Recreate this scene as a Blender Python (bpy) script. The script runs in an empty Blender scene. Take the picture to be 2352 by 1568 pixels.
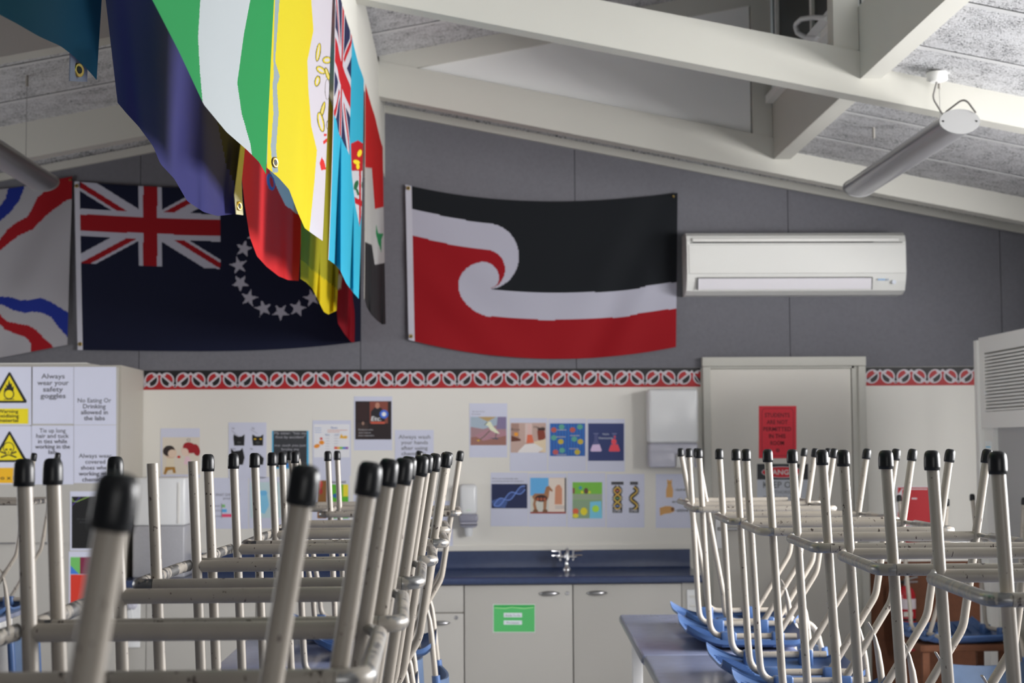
import bpy, bmesh, math, random
import numpy as np
from mathutils import Vector, Matrix

random.seed(7)
SC = bpy.context.scene
COL = SC.collection
F, CX, CY = 3660.0, 1176.0, 784.0
EYE = Vector((0, 0, 1.55))
CAMM = (Matrix.Rotation(-math.radians(1.737), 3, 'Z') @ Matrix.Rotation(math.pi / 2 + math.atan(241 / F), 3, 'X')
        @ Matrix.Rotation(-0.0065, 3, 'Z'))


def U(px, py, Y):
    """world point on the plane y = Y that the photograph shows at (px, py)"""
    d = CAMM @ Vector(((px - CX) / F, -(py - CY) / F, -1))
    return EYE + d * (Y / d.y)


# ------------------------------------------------------------------ materials
def lin(c):
    return tuple((x / 255 / 12.92) if x / 255 <= .04045 else ((x / 255 + .055) / 1.055) ** 2.4 for x in c)


_m = {}


def mat(name, rgb, rough=.6, metal=0.0, noise=0.0, nscale=20, bump=0.0, bscale=200, trans=0.0, coat=0.0, spec=.5):
    if name in _m:
        return _m[name]
    m = bpy.data.materials.new(name)
    m.use_nodes = True
    nt = m.node_tree
    b = nt.nodes['Principled BSDF']
    b.inputs['Base Color'].default_value = (*rgb, 1)
    b.inputs['Roughness'].default_value = rough
    b.inputs['Metallic'].default_value = metal
    b.inputs['Specular IOR Level'].default_value = spec
    if coat:
        b.inputs['Coat Weight'].default_value = coat
        b.inputs['Coat Roughness'].default_value = .1
    tc = nt.nodes.new('ShaderNodeTexCoord')
    if noise:
        n = nt.nodes.new('ShaderNodeTexNoise')
        n.inputs['Scale'].default_value = nscale
        n.inputs['Detail'].default_value = 4
        r = nt.nodes.new('ShaderNodeMapRange')
        r.inputs[3].default_value = 1 - noise
        r.inputs[4].default_value = 1 + noise
        mx = nt.nodes.new('ShaderNodeMix')
        mx.data_type = 'RGBA'
        mx.blend_type = 'MULTIPLY'
        mx.inputs[0].default_value = 1
        mx.inputs[6].default_value = (*rgb, 1)
        nt.links.new(tc.outputs['Object'], n.inputs['Vector'])
        nt.links.new(n.outputs['Fac'], r.inputs[0])
        nt.links.new(r.outputs[0], mx.inputs[7])
        nt.links.new(mx.outputs[2], b.inputs['Base Color'])
    if bump:
        n2 = nt.nodes.new('ShaderNodeTexNoise')
        n2.inputs['Scale'].default_value = bscale
        bp = nt.nodes.new('ShaderNodeBump')
        bp.inputs['Strength'].default_value = bump
        bp.inputs['Distance'].default_value = .003
        nt.links.new(tc.outputs['Object'], n2.inputs['Vector'])
        nt.links.new(n2.outputs['Fac'], bp.inputs['Height'])
        nt.links.new(bp.outputs['Normal'], b.inputs['Normal'])
    if trans:
        out = nt.nodes['Material Output']
        t = nt.nodes.new('ShaderNodeBsdfTranslucent')
        t.inputs['Color'].default_value = (*rgb, 1)
        ms = nt.nodes.new('ShaderNodeMixShader')
        ms.inputs[0].default_value = trans
        nt.links.new(b.outputs[0], ms.inputs[1])
        nt.links.new(t.outputs[0], ms.inputs[2])
        nt.links.new(ms.outputs[0], out.inputs[0])
    _m[name] = m
    return m


def ink(r, g, b, k=1.35):
    c = tuple(min(.86, x * k) for x in lin((r, g, b)))
    return mat('ink_%d_%d_%d_%d' % (r, g, b, int(k * 100)), c, .55)


def cloth(r, g, b, k=1.0, tr=.3):
    c = tuple(min(.86, x * k) for x in lin((r, g, b)))
    return mat('cloth_%d_%d_%d_%d' % (r, g, b, int(k * 100)), c, .75, trans=tr, spec=.2)


def chipped(name, rgb, chip, thr, scale, metal=0.0):
    """painted tube with the paint knocked off in spots"""
    m = mat(name, rgb, .38, spec=.5)
    nt = m.node_tree
    b = nt.nodes['Principled BSDF']
    tc = nt.nodes.new('ShaderNodeTexCoord')
    oi = nt.nodes.new('ShaderNodeObjectInfo')
    ad = nt.nodes.new('ShaderNodeVectorMath')
    ad.operation = 'MULTIPLY_ADD'
    ad.inputs[1].default_value = (1, 1, .55)
    sc = nt.nodes.new('ShaderNodeVectorMath')
    sc.operation = 'SCALE'
    sc.inputs[0].default_value = (17, 31, 23)
    nt.links.new(oi.outputs['Random'], sc.inputs['Scale'])
    nt.links.new(tc.outputs['Object'], ad.inputs[0])
    nt.links.new(sc.outputs[0], ad.inputs[2])
    n = nt.nodes.new('ShaderNodeTexNoise')
    n.inputs['Scale'].default_value = scale
    n.inputs['Detail'].default_value = 5
    n.inputs['Roughness'].default_value = .62
    r = nt.nodes.new('ShaderNodeMapRange')
    r.inputs[1].default_value = thr
    r.inputs[2].default_value = thr + .025
    n2 = nt.nodes.new('ShaderNodeTexNoise')
    n2.inputs['Scale'].default_value = 14
    r2 = nt.nodes.new('ShaderNodeMapRange')
    r2.inputs[1].default_value = .3
    r2.inputs[2].default_value = .7
    r2.inputs[3].default_value = .88
    r2.inputs[4].default_value = 1.06
    mu = nt.nodes.new('ShaderNodeMix')
    mu.data_type = 'RGBA'
    mu.blend_type = 'MULTIPLY'
    mu.inputs[0].default_value = 1
    mu.inputs[6].default_value = (*rgb, 1)
    mx = nt.nodes.new('ShaderNodeMix')
    mx.data_type = 'RGBA'
    mx.inputs[7].default_value = (*chip, 1)
    for q in (n, n2):
        nt.links.new(ad.outputs[0], q.inputs['Vector'])
    nt.links.new(n.outputs['Fac'], r.inputs[0])
    nt.links.new(n2.outputs['Fac'], r2.inputs[0])
    nt.links.new(r2.outputs[0], mu.inputs[7])
    nt.links.new(mu.outputs[2], mx.inputs[6])
    nt.links.new(r.outputs[0], mx.inputs[0])
    nt.links.new(mx.outputs[2], b.inputs['Base Color'])
    if metal:
        nt.links.new(r.outputs[0], b.inputs['Metallic'])
    return m


def woodwool():
    m = mat('woodwool', (.8, .8, .8), .9, spec=.1)
    nt = m.node_tree
    b = nt.nodes['Principled BSDF']
    tc = nt.nodes.new('ShaderNodeTexCoord')
    n0 = nt.nodes.new('ShaderNodeTexNoise')
    n0.inputs['Scale'].default_value = 9
    n0.inputs['Detail'].default_value = 2
    n = nt.nodes.new('ShaderNodeTexNoise')
    n.inputs['Scale'].default_value = 85
    n.inputs['Detail'].default_value = 2
    n.inputs['Distortion'].default_value = 2.6
    mp = nt.nodes.new('ShaderNodeMapping')
    mp.inputs['Scale'].default_value = (.75, 1.1, 1)
    nt.links.new(tc.outputs['Object'], mp.inputs[0])
    cr = nt.nodes.new('ShaderNodeValToRGB')
    cr.color_ramp.elements[0].position = .37
    cr.color_ramp.elements[0].color = (.045, .045, .05, 1)
    cr.color_ramp.elements[1].position = .47
    cr.color_ramp.elements[1].color = (.64, .64, .65, 1)
    bp = nt.nodes.new('ShaderNodeBump')
    bp.inputs['Strength'].default_value = .5
    bp.inputs['Distance'].default_value = .01
    mth = nt.nodes.new('ShaderNodeMath')
    mth.operation = 'MULTIPLY_ADD'
    mth.inputs[1].default_value = .22
    nt.links.new(mp.outputs[0], n.inputs['Vector'])
    nt.links.new(tc.outputs['Object'], n0.inputs['Vector'])
    nt.links.new(n0.outputs['Fac'], mth.inputs[0])
    sub = nt.nodes.new('ShaderNodeMath')
    sub.operation = 'SUBTRACT'
    sub.inputs[1].default_value = .11
    nt.links.new(n.outputs['Fac'], sub.inputs[0])
    nt.links.new(sub.outputs[0], mth.inputs[2])
    nt.links.new(mth.outputs[0], cr.inputs[0])
    nt.links.new(n.outputs['Fac'], bp.inputs['Height'])
    nt.links.new(cr.outputs[0], b.inputs['Base Color'])
    nt.links.new(bp.outputs[0], b.inputs['Normal'])
    return m


M_WALL = mat('cream_wall', (.79, .77, .715), .7, noise=.02, nscale=3)
M_GREY = mat('grey_pinboard', (.17, .17, .19), .95, noise=.12, nscale=60, bump=.25, bscale=400, spec=.1)
M_SEAM = mat('board_seam', (.03, .03, .035), .9)
M_BEAM = mat('cream_beam', (.56, .55, .5), .55, noise=.025, nscale=5)
M_TRIM = mat('pale_trim', (.8, .79, .76), .5)
M_WOOL = woodwool()
M_BATTEN = mat('batten_paint', (.62, .62, .62), .6)
M_FLOOR = mat('floor_vinyl', (.33, .33, .34), .4, noise=.15, nscale=8)
M_CAB = mat('cabinet_laminate', (.47, .455, .425), .45, noise=.02, nscale=4)
M_CABS = mat('cupboard_side', (.47, .445, .39), .5)
M_BENCH = mat('navy_benchtop', (.045, .065, .14), .16, noise=.15, nscale=30)
M_TABLE = mat('blue_grey_tabletop', (.25, .28, .42), .22, noise=.12, nscale=25)
M_TEDGE = mat('table_edge', (.13, .145, .19), .3)
M_TLEG = mat('table_leg_paint', (.75, .74, .72), .4)
M_CHROME = mat('chrome', (.7, .7, .72), .15, 1.0)
M_STEEL = mat('brushed_steel', (.45, .45, .46), .3, 1.0)
M_BRASS = mat('brass', (.6, .42, .12), .3, 1.0)
M_BLACK = mat('black_rubber', (.008, .009, .011), .36, spec=.35)
M_DARK = mat('dark_gap', (.015, .015, .017), .7)
M_TUBE = chipped('cream_tube', (.385, .345, .295), (.05, .03, .028), .65, 125)
M_RING = chipped('worn_ring', (.37, .335, .29), (.3, .3, .3), .485, 38, metal=1)
M_RAIL = chipped('scuffed_rail', (.37, .335, .29), (.05, .035, .03), .605, 75)
M_BLUE = mat('blue_plastic', (.055, .115, .27), .35, noise=.05, nscale=20)
M_BACK = mat('blue_plastic_back', (.075, .12, .21), .5, noise=.2, nscale=15)
M_WHITE = mat('white_plastic', (.8, .81, .82), .25)
M_ACW = mat('air_conditioner_white', (.78, .78, .75), .35)
M_SMOKE = mat('smoky_plastic', (.5, .5, .58), .25)
M_SMOKE2 = mat('smoky_dark', (.3, .3, .37), .25)
M_LAMP = mat('lamp_aluminium', (.36, .36, .375), .3, .6)
M_LAMPE = mat('lamp_endcap', (.34, .34, .34), .5)
M_PAPER = mat('paper', (.66, .68, .82), .5, noise=.02, nscale=10)
M_GLASSD = mat('dark_glass', (.012, .013, .014), .3, spec=.15)
M_CORK = mat('brown_board', (.13, .045, .018), .8, noise=.25, nscale=40)
M_RED = mat('extinguisher_red', (.5, .02, .03), .25, coat=.5)
M_GPLAST = mat('grey_panel', (.42, .42, .42), .5)


# ------------------------------------------------------------------ object helpers
def tag(o, label=None, cat=None, group=None, kind=None):
    if label:
        o['label'] = label
    if cat:
        o['category'] = cat
    if group:
        o['group'] = group
    if kind:
        o['kind'] = kind
    return o


def thing(name, loc, label, cat, group=None, rz=0.0):
    o = bpy.data.objects.new(name, None)
    o.empty_display_size = .05
    COL.objects.link(o)
    o.location = loc
    o.rotation_euler = (0, 0, rz)
    return tag(o, label, cat, group)


class MB:
    """collects shapes in one mesh"""

    def __init__(self):
        self.v, self.f, self.mi, self.sm, self.mats = [], [], [], [], []

    def slot(self, m):
        if m not in self.mats:
            self.mats.append(m)
        return self.mats.index(m)

    def add(self, vs, fs, m, smooth=False):
        b = len(self.v)
        s = self.slot(m)
        self.v += [tuple(p) for p in vs]
        for f in fs:
            self.f.append([i + b for i in f])
            self.mi.append(s)
            self.sm.append(smooth)

    def box(self, x0, x1, y0, y1, z0, z1, m, bev=0.0):
        if bev:
            bm = bmesh.new()
            bmesh.ops.create_cube(bm, size=1)
            for v in bm.verts:
                v.co = Vector(((x0 + x1) / 2 + v.co.x * (x1 - x0), (y0 + y1) / 2 + v.co.y * (y1 - y0),
                               (z0 + z1) / 2 + v.co.z * (z1 - z0)))
            bmesh.ops.bevel(bm, geom=bm.edges[:], offset=bev, segments=3, profile=.5, affect='EDGES')
            self.bm(bm, m, True)
            return
        vs = [(x, y, z) for z in (z0, z1) for y in (y0, y1) for x in (x0, x1)]
        self.add(vs, [(0, 2, 3, 1), (4, 5, 7, 6), (0, 1, 5, 4), (2, 6, 7, 3), (0, 4, 6, 2), (1, 3, 7, 5)], m)

    def bm(self, bm, m, smooth=False):
        bm.verts.index_update()
        self.add([v.co.copy() for v in bm.verts], [[v.index for v in f.verts] for f in bm.faces], m, smooth)
        bm.free()

    def prism(self, poly, d0, d1, m, axis='y', smooth=False):
        """poly: list of 2-D points (x,z for axis y; y,z for axis x; x,y for axis z)"""
        def P(a, b, d):
            return {'y': (a, d, b), 'x': (d, a, b), 'z': (a, b, d)}[axis]
        n = len(poly)
        vs = [P(a, b, d0) for a, b in poly] + [P(a, b, d1) for a, b in poly]
        fs = [list(range(n))[::-1], list(range(n, 2 * n))]
        self.add(vs, fs, m)
        self.add(vs, [(i, (i + 1) % n, n + (i + 1) % n, n + i) for i in range(n)], m, smooth)

    def tube(self, pts, r, m, seg=10, caps=True, flat=None):
        pts = [Vector(p) for p in pts]
        n = len(pts)
        rs = r if isinstance(r, (list, tuple)) else [r] * n
        ts = []
        for i in range(n):
            a = pts[max(i - 1, 0)]
            c = pts[min(i + 1, n - 1)]
            ts.append((c - a).normalized())
        up = Vector((0, 1, 0)) if abs(ts[0].y) < .9 else Vector((0, 0, 1))
        nrm = ts[0].cross(up).normalized()
        vs = []
        for i in range(n):
            nrm = (nrm - ts[i] * nrm.dot(ts[i])).normalized()
            bn = ts[i].cross(nrm)
            fl = flat[i] if flat else 1
            for k in range(seg):
                a = 2 * math.pi * k / seg
                vs.append(pts[i] + nrm * (math.cos(a) * rs[i] * fl) + bn * (math.sin(a) * rs[i]))
        fs = [(i * seg + k, i * seg + (k + 1) % seg, (i + 1) * seg + (k + 1) % seg, (i + 1) * seg + k)
              for i in range(n - 1) for k in range(seg)]
        self.add(vs, fs, m, True)
        if caps:
            self.add(vs[:seg], [list(range(seg))[::-1]], m)
            self.add(vs[-seg:], [list(range(seg))], m)

    def lathe(self, prof, m, c=(0, 0, 0), seg=20, axis=Vector((0, 0, 1))):
        """prof: list of (radius, height)"""
        q = Vector((0, 0, 1)).rotation_difference(axis)
        c = Vector(c)
        vs = []
        for r, h in prof:
            for k in range(seg):
                a = 2 * math.pi * k / seg
                vs.append(c + q @ Vector((r * math.cos(a), r * math.sin(a), h)))
        n = len(prof)
        fs = [(i * seg + k, i * seg + (k + 1) % seg, (i + 1) * seg + (k + 1) % seg, (i + 1) * seg + k)
              for i in range(n - 1) for k in range(seg)]
        self.add(vs, fs, m, True)
        self.add(vs[:seg], [list(range(seg))[::-1]], m)
        self.add(vs[-seg:], [list(range(seg))], m)

    def grid(self, fn, nu, nv, m, smooth=True):
        vs = [fn(i / nu, j / nv) for j in range(nv + 1) for i in range(nu + 1)]
        fs = [(j * (nu + 1) + i, j * (nu + 1) + i + 1, (j + 1) * (nu + 1) + i + 1, (j + 1) * (nu + 1) + i)
              for j in range(nv) for i in range(nu)]
        self.add(vs, fs, m, smooth)

    def build(self, name, parent=None, label=None, cat=None, group=None, kind=None, origin=None, fix=True):
        me = bpy.data.meshes.new(name)
        vs = self.v
        if origin is not None:
            o_ = Vector(origin)
            vs = [tuple(Vector(p) - o_) for p in vs]
        me.from_pydata(vs, [], self.f)
        for m in self.mats:
            me.materials.append(m)
        me.polygons.foreach_set('material_index', self.mi)
        me.polygons.foreach_set('use_smooth', self.sm)
        me.update()
        if fix:
            bm = bmesh.new()
            bm.from_mesh(me)
            bmesh.ops.recalc_face_normals(bm, faces=bm.faces)
            bm.to_mesh(me)
            bm.free()
        o = bpy.data.objects.new(name, me)
        COL.objects.link(o)
        if origin is not None:
            o.location = origin
        if parent:
            o.parent = parent
        return tag(o, label, cat, group, kind)


def fillet(pts, r, n=6):
    """round the inner corners of a polyline"""
    pts = [Vector(p) for p in pts]
    out = [pts[0]]
    for i in range(1, len(pts) - 1):
        a, b, c = pts[i - 1], pts[i], pts[i + 1]
        u, w = (a - b).normalized(), (c - b).normalized()
        rr = r[i - 1] if isinstance(r, (list, tuple)) else r
        ang = u.angle(w)
        if rr <= 0 or ang > 3.1:
            out.append(b)
            continue
        d = min(rr / math.tan(ang / 2), (a - b).length * .49, (c - b).length * .49)
        p0, p1 = b + u * d, b + w * d
        for k in range(n + 1):
            t = k / n
            out.append(p0 * (1 - t) ** 2 + b * 2 * t * (1 - t) + p1 * t * t)
    out.append(pts[-1])
    return out


def text_mesh(body, bold=False):
    cu = bpy.data.curves.new('t', 'FONT')
    cu.body = body
    cu.size = 1
    cu.resolution_u = 2
    if bold:
        cu.offset = .012
    ob = bpy.data.objects.new('t', cu)
    COL.objects.link(ob)
    bpy.context.view_layer.update()
    me = bpy.data.meshes.new_from_object(ob.evaluated_get(bpy.context.evaluated_depsgraph_get()))
    vs = [(v.co.x, v.co.y) for v in me.vertices]
    fs = [list(p.vertices) for p in me.polygons]
    bpy.data.objects.remove(ob)
    bpy.data.curves.remove(cu)
    bpy.data.meshes.remove(me)
    return vs, fs


def ell(cx, cy, rx, ry, rot=0.0, n=24, a0=0.0, a1=360.0):
    out = []
    full = abs(a1 - a0) >= 360
    for k in range(n if full else n + 1):
        a = math.radians(a0 + (a1 - a0) * k / n)
        x, y = rx * math.cos(a), ry * math.sin(a)
        out.append((cx + x * math.cos(rot) - y * math.sin(rot), cy + x * math.sin(rot) + y * math.cos(rot)))
    return out


def rect(x0, y0, x1, y1):
    return [(x0, y0), (x1, y0), (x1, y1), (x0, y1)]


def line(pts, w):
    """thin band along a polyline, as quads"""
    qs = []
    for (x0, y0), (x1, y1) in zip(pts[:-1], pts[1:]):
        L = math.hypot(x1 - x0, y1 - y0) or 1
        nx, ny = -(y1 - y0) / L * w / 2, (x1 - x0) / L * w / 2
        qs.append([(x0 + nx, y0 + ny), (x1 + nx, y1 + ny), (x1 - nx, y1 - ny), (x0 - nx, y0 - ny)])
    return qs


class Sheet:
    """a printed sheet lying on a plane y = const; shapes given in photograph pixels of that plane"""

    def __init__(self, x0, y0, x1, y1, Y, base=None, thick=.0012):
        self.Y, self.mb, self.k, self.e, self.auto = Y, MB(), 0, 0.0, True
        self.o = U((x0 + x1) / 2, y1, Y)
        self.thick = thick
        base = base or M_PAPER
        c = [U(x, y, Y) for x, y in rect(x0, y0, x1, y1)]
        f = [p - Vector((0, thick, 0)) for p in c]
        self.mb.add(c + f, [(0, 1, 2, 3), (7, 6, 5, 4), (0, 4, 5, 1), (1, 5, 6, 2), (2, 6, 7, 3), (3, 7, 4, 0)], base)

    def P(self, x, y):
        return U(x, y, self.Y) - Vector((0, self.thick + .0003 * (self.k + 1) + self.e, 0))

    def poly(self, pts, c, k=1.35):
        m = c if not isinstance(c, tuple) else ink(*c, k)
        if self.auto:
            self.e += .00002
        self.mb.add([self.P(x, y) for x, y in pts], [list(range(len(pts)))], m)
        return self

    def polys(self, lst, c, k=1.35):
        for p in lst:
            self.poly(p, c, k)
        return self

    def up(self):
        self.k += 1
        return self

    def text(self, s, cx, yb, w, h, c, k=1.35, bold=False, shear=0.0):
        """string centred on cx, baseline yb, total width w, capital height h"""
        vs, fs = text_mesh(s, bold)
        if not vs:
            return self
        x0, x1 = min(v[0] for v in vs), max(v[0] for v in vs)
        sx, sy = w / max(x1 - x0, 1e-6), h / .69
        self.e += .0003
        m = c if not isinstance(c, tuple) else ink(*c, k)
        self.mb.add([self.P(cx + (v[0] - (x0 + x1) / 2) * sx + shear * v[1] * sy, yb - v[1] * sy) for v in vs], fs, m)
        return self

    def build(self, name, label, cat, group=None, parent=None):
        o = self.mb.build(name, parent, label, cat, group, origin=self.o, fix=False)
        return o


# ------------------------------------------------------------------ room shell
YB = 8.93           # back wall
XL, XR, YF = -4.3, 3.6, -5.0
RX = -.507          # ridge line
SL, SR = .192, .2   # roof slopes
ZP, ZPR = 3.596, 3.545
XC = 1.62           # clerestory plane


def zl(x):
    return ZP + SL * (x - RX)


def zr(x):
    return ZPR - SR * (x - RX)


def S(name, mb, label, **k):
    return mb.build(name, None, label, 'room', kind='structure', **k)


mb = MB()
mb.box(XL - .2, XR + .2, YF - .2, YB + .2, -.1, 0, M_FLOOR)
S('floor', mb, 'dark grey vinyl floor of the classroom')

mb = MB()
# wall behind, cream below, grey pinboard panels above
mb.prism([(XL, 0), (XR, 0), (XR, 3.9), (XL, 3.9)], YB + .02, YB + .2, M_SEAM)
mb.box(XL, XR, YB, YB + .02, 0, 1.985, M_WALL)


def board_top(x):
    return 3.447 - .192 * abs(x - RX)


xs = [XL, -3.02, -1.81, -.578, .632, 1.842, 3.052, XR]
for a, b in zip(xs[:-1], xs[1:]):
    a, b = a + .0018, b - .0018
    p = [(a, 1.985), (b, 1.985), (b, board_top(b))]
    if a < RX < b:
        p.append((RX, board_top(RX)))
    p.append((a, board_top(a)))
    mb.prism(p, YB - .004, YB + .02, M_GREY)
p = [(XL, board_top(XL)), (RX, board_top(RX)), (XR, board_top(XR)), (XR, board_top(XR) + .3), (RX, board_top(RX) + .3),
     (XL, board_top(XL) + .3)]
mb.prism(p, YB, YB + .02, M_WOOL)
S('wall_back', mb, 'back wall, cream below and grey pinboard above')

mb = MB()
for x0, x1 in ((XL, RX), (RX, XR)):
    mb.prism([(x0, board_top(x0)), (x1, board_top(x1)), (x1, board_top(x1) + .044), (x0, board_top(x0) + .044)], YB - .03, YB + .0, M_BEAM)
S('trim_1', mb, 'sloping cream trim along the top of the grey pinboard')

mb = MB()
LY0, LY1 = 5.4, 7.9
mb.box(XL - .15, XL, YF, YB, 0, 1.0, M_GREY)
mb.box(XL - .15, XL, YF, YB, 2.4, 3.4, M_GREY)
mb.box(XL - .15, XL, YF, LY0, 1.0, 2.4, M_GREY)
mb.box(XL - .15, XL, LY1, YB, 1.0, 2.4, M_GREY)
S('wall_left', mb, 'grey pinboard left wall with a window, outside the frame')
mb = MB()
mb.box(XL, XR, YF - .15, YF, 0, .9, M_GREY)
mb.box(XL, XR, YF - .15, YF, 2.4, 3.9, M_GREY)
mb.box(XL, .3, YF - .15, YF, .9, 2.4, M_GREY)  # opening put in to let the added fill lamp shine through
mb.box(2.95, XR, YF - .15, YF, .9, 2.4, M_GREY)
S('wall_front', mb, 'grey wall behind the viewer with an opening added for the fill lamp')

# right wall with a long window
WY0, WY1, WZ0, WZ1 = 2.2, 6.75, .98, 2.5
mb = MB()
mb.box(XR, XR + .15, YF, YB, 0, WZ0, M_GREY)
mb.box(XR, XR + .15, YF, YB, WZ1, 3.1, M_GREY)
mb.box(XR, XR + .15, YF, WY0, WZ0, WZ1, M_GREY)
mb.box(XR, XR + .15, WY1, YB, WZ0, WZ1, M_GREY)
S('wall_right', mb, 'grey right wall with a long window')
mb = MB()
for y in np.linspace(WY0, WY1, 6):
    mb.box(XR + .03, XR + .09, y - .03, y + .03, WZ0, WZ1, M_TRIM)
mb.box(XR + .03, XR + .09, WY0, WY1, WZ0, WZ0 + .05, M_TRIM)
mb.box(XR + .03, XR + .09, WY0, WY1, WZ1 - .05, WZ1, M_TRIM)
S('window_1', mb, 'long white framed window in the right wall')

# ceilings: woodwool panels with pale battens over the joints
jy = [YB - .06] + [7.85 - .6 * i for i in range(0, 22)]
jy = [y for y in jy if y > YF]


def slope_slab(mb, x0, x1, fz, y0, y1, m, lo=0.0, hi=.08):
    mb.prism([(x0, fz(x0) + lo), (x1, fz(x1) + lo), (x1, fz(x1) + hi), (x0, fz(x0) + hi)], y0, y1, m)


mb = MB()
slope_slab(mb, XL, XC + .25, zl, YF, YB + .05, M_WOOL)
slope_slab(mb, XC + .08, XR + .2, zr, YF, YB + .05, M_WOOL)
for y in jy[1:]:
    slope_slab(mb, XL, XC, zl, y - .018, y + .018, M_BATTEN, lo=-.004, hi=0)
    slope_slab(mb, XC + .1, XR, zr, y - .018, y + .018, M_BATTEN, lo=-.004, hi=0)
    slope_slab(mb, XL, XC, zl, y - .023, y - .018, M_DARK, lo=-.002, hi=0)
    slope_slab(mb, XC + .1, XR, zr, y - .023, y - .018, M_DARK, lo=-.002, hi=0)
S('ceiling', mb, 'sloping woodwool panel ceiling with pale joint strips')

BXL, BXR = -.575, -.44
mb = MB()
mb.prism([(BXL, 3.07), (BXR, 3.07), (BXR, 3.56), (BXL, 3.56)], YF, YB - .005, M_BEAM, 'y')
S('ridge_beam', mb, 'deep cream ridge beam running down the room above the flags')

RYS = (8.3, 6.45, 4.6, 2.75, .9, -.95, -2.8)
for y in RYS:
    mb = MB()
    t = .1
    d = .19
    # left rafter, its continuation up to the clerestory, and the tie falling to the right
    slope_slab(mb, XL, BXL, lambda x: zl(x) if x < RX else zl(x), y, y + t, M_BEAM, lo=-d, hi=0)
    slope_slab(mb, BXR, XC - .02, zl, y + .006, y + t - .006, M_BEAM, lo=-.1, hi=0)
    tie = lambda x: ZP - .197 * (x - RX)
    slope_slab(mb, BXR, XR, tie, y, y + t, M_BEAM, lo=-d, hi=0)
    S('rafter', mb, {8.3: 'far cream rafter in front of the grey wall', 6.45: 'nearer cream rafter crossing the top of the picture'}.get(
        y, 'cream rafter overhead, outside the frame'))
# gable infill over the far tie
mb = MB()
p = [(BXR, ZP - .197 * (BXR - RX)), (1.53, ZP - .197 * (1.53 - RX)), (1.53, zl(1.53) - .09), (BXR, zl(BXR))]
mb.prism(p, 8.33, 8.38, mat('infill_panel', (.8, .8, .79), .7))
p = [(.0 + RX, ZP + .02), (1.53, ZP - .197 * (1.53 - RX) + .004), (1.53, ZP - .197 * (1.53 - RX) - .004)]
S('trim_2', mb, 'flat grey-white triangular infill panel above the far rafter')

# clerestory: posts, sill beam, head, glazing
mb = MB()
for y in RYS:
    mb.box(1.535, 1.64, y + .004, y + .105, ZP - .197 * (1.6 - RX) - .004, zl(1.6), M_BEAM)
S('trim_3', mb, 'square cream posts carrying the clerestory')
mb = MB()
mb.box(1.642, 1.73, YF, 8.34, 3.055, 3.36, M_BEAM)
S('clerestory_beam', mb, 'cream beam under the clerestory window')
mb = MB()
CW0, CW1 = 3.36, zl(1.6) - .02
y0s = [YF + .05] + [r + .105 for r in RYS[::-1]]
for a, b in zip(y0s, [r for r in RYS[::-1]] + [YB]):
    if b - a < .3:
        continue
    for q in (a + .02, (a + b) / 2, b - .03):
        mb.box(1.66, 1.70, q - .015, q + .03, CW0, CW1, M_TRIM)
    mb.box(1.655, 1.705, a, b, CW0, CW0 + .035, M_TRIM)
    mb.box(1.655, 1.705, a, b, CW1 - .035, CW1, M_TRIM)
    if b > 6.6:
        mb.box(1.675, 1.68, a, b, CW0, CW1, M_GLASSD)
mb.box(1.60, 1.655, 6.56, 8.28, CW0 - .01, CW0 + .03, M_TRIM)
S('window_2', mb, 'high clerestory window with white frames and dark panes in the far bay')
mb = MB()
wl = [EYE + (CAMM @ Vector(((a - CX) / F, -(b - CY) / F, -1))) * (1.6 / (CAMM @ Vector(((a - CX) / F, -(b - CY) / F, -1))).x)
      for a, b in ((1900, 42), (1868, 40), (1840, 44), (1826, 58), (1832, 76), (1852, 87), (1876, 88), (1884, 80))]
mb.tube(fillet([wl[0]] + wl[1:-1] + [wl[-1]], .05), .0125, M_WHITE, 10)
mb.box(1.60, 1.66, 6.75, 7.45, 3.392, 3.45, M_WHITE)
mb.build('window_winder', None, 'white looped winder cable on the high clerestory window', 'window winder', origin=(1.63, 7.3, 3.42))

# skirting
mb = MB()
mb.box(2.25, XR, YB - .015, YB, 0, .1, M_TRIM)
S('baseboard_back', mb, 'pale skirting right of the door')
mb = MB()
mb.box(-1.79, 1.32, YB - .012, YB, .973, 1.0, M_WALL)
S('trim_4', mb, 'cream ledge above the navy splashback')

# door
a, b = U(1611, 822, YB), U(1983, 820, YB)
dx0, dx1, dz = a.x, b.x, a.z
mb = MB()
for x0, x1 in ((dx0, dx0 + .042), (dx1 - .042, dx1)):
    mb.box(x0, x1, YB - .05, YB, 0, dz - .051, M_BEAM, .003)
mb.box(dx0 - .002, dx1 + .002, YB - .053, YB, dz - .05, dz + .002, M_BEAM, .003)
mb.box(dx1 - .075, dx1 - .042, YB - .03, YB, 0, dz - .05, M_BEAM)
mb.box(dx0 + .042, dx1 - .06, YB - .03, YB, dz - .062, dz - .05, M_BEAM)
mb.box(dx0 + .045, dx1 - .08, YB - .022, YB - .001, .01, dz - .065, mat('door_leaf', (.74, .71, .65), .5))
dr = S('door_1', mb, 'cream door in a cream frame at the right of the back wall')
dr.name = 'door_1'
mb = MB()
hp = U(1651, 1222, YB - .03)
mb.box(hp.x - .018, hp.x + .018, YB - .03, YB - .022, hp.z - .09, hp.z + .09, M_STEEL)
mb.tube(fillet([(hp.x, YB - .03, hp.z + .02), (hp.x, YB - .075, hp.z + .02), (hp.x + .1, YB - .075, hp.z + .02)], .015), .009, M_STEEL)
mb.build('door_handle', dr)

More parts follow.
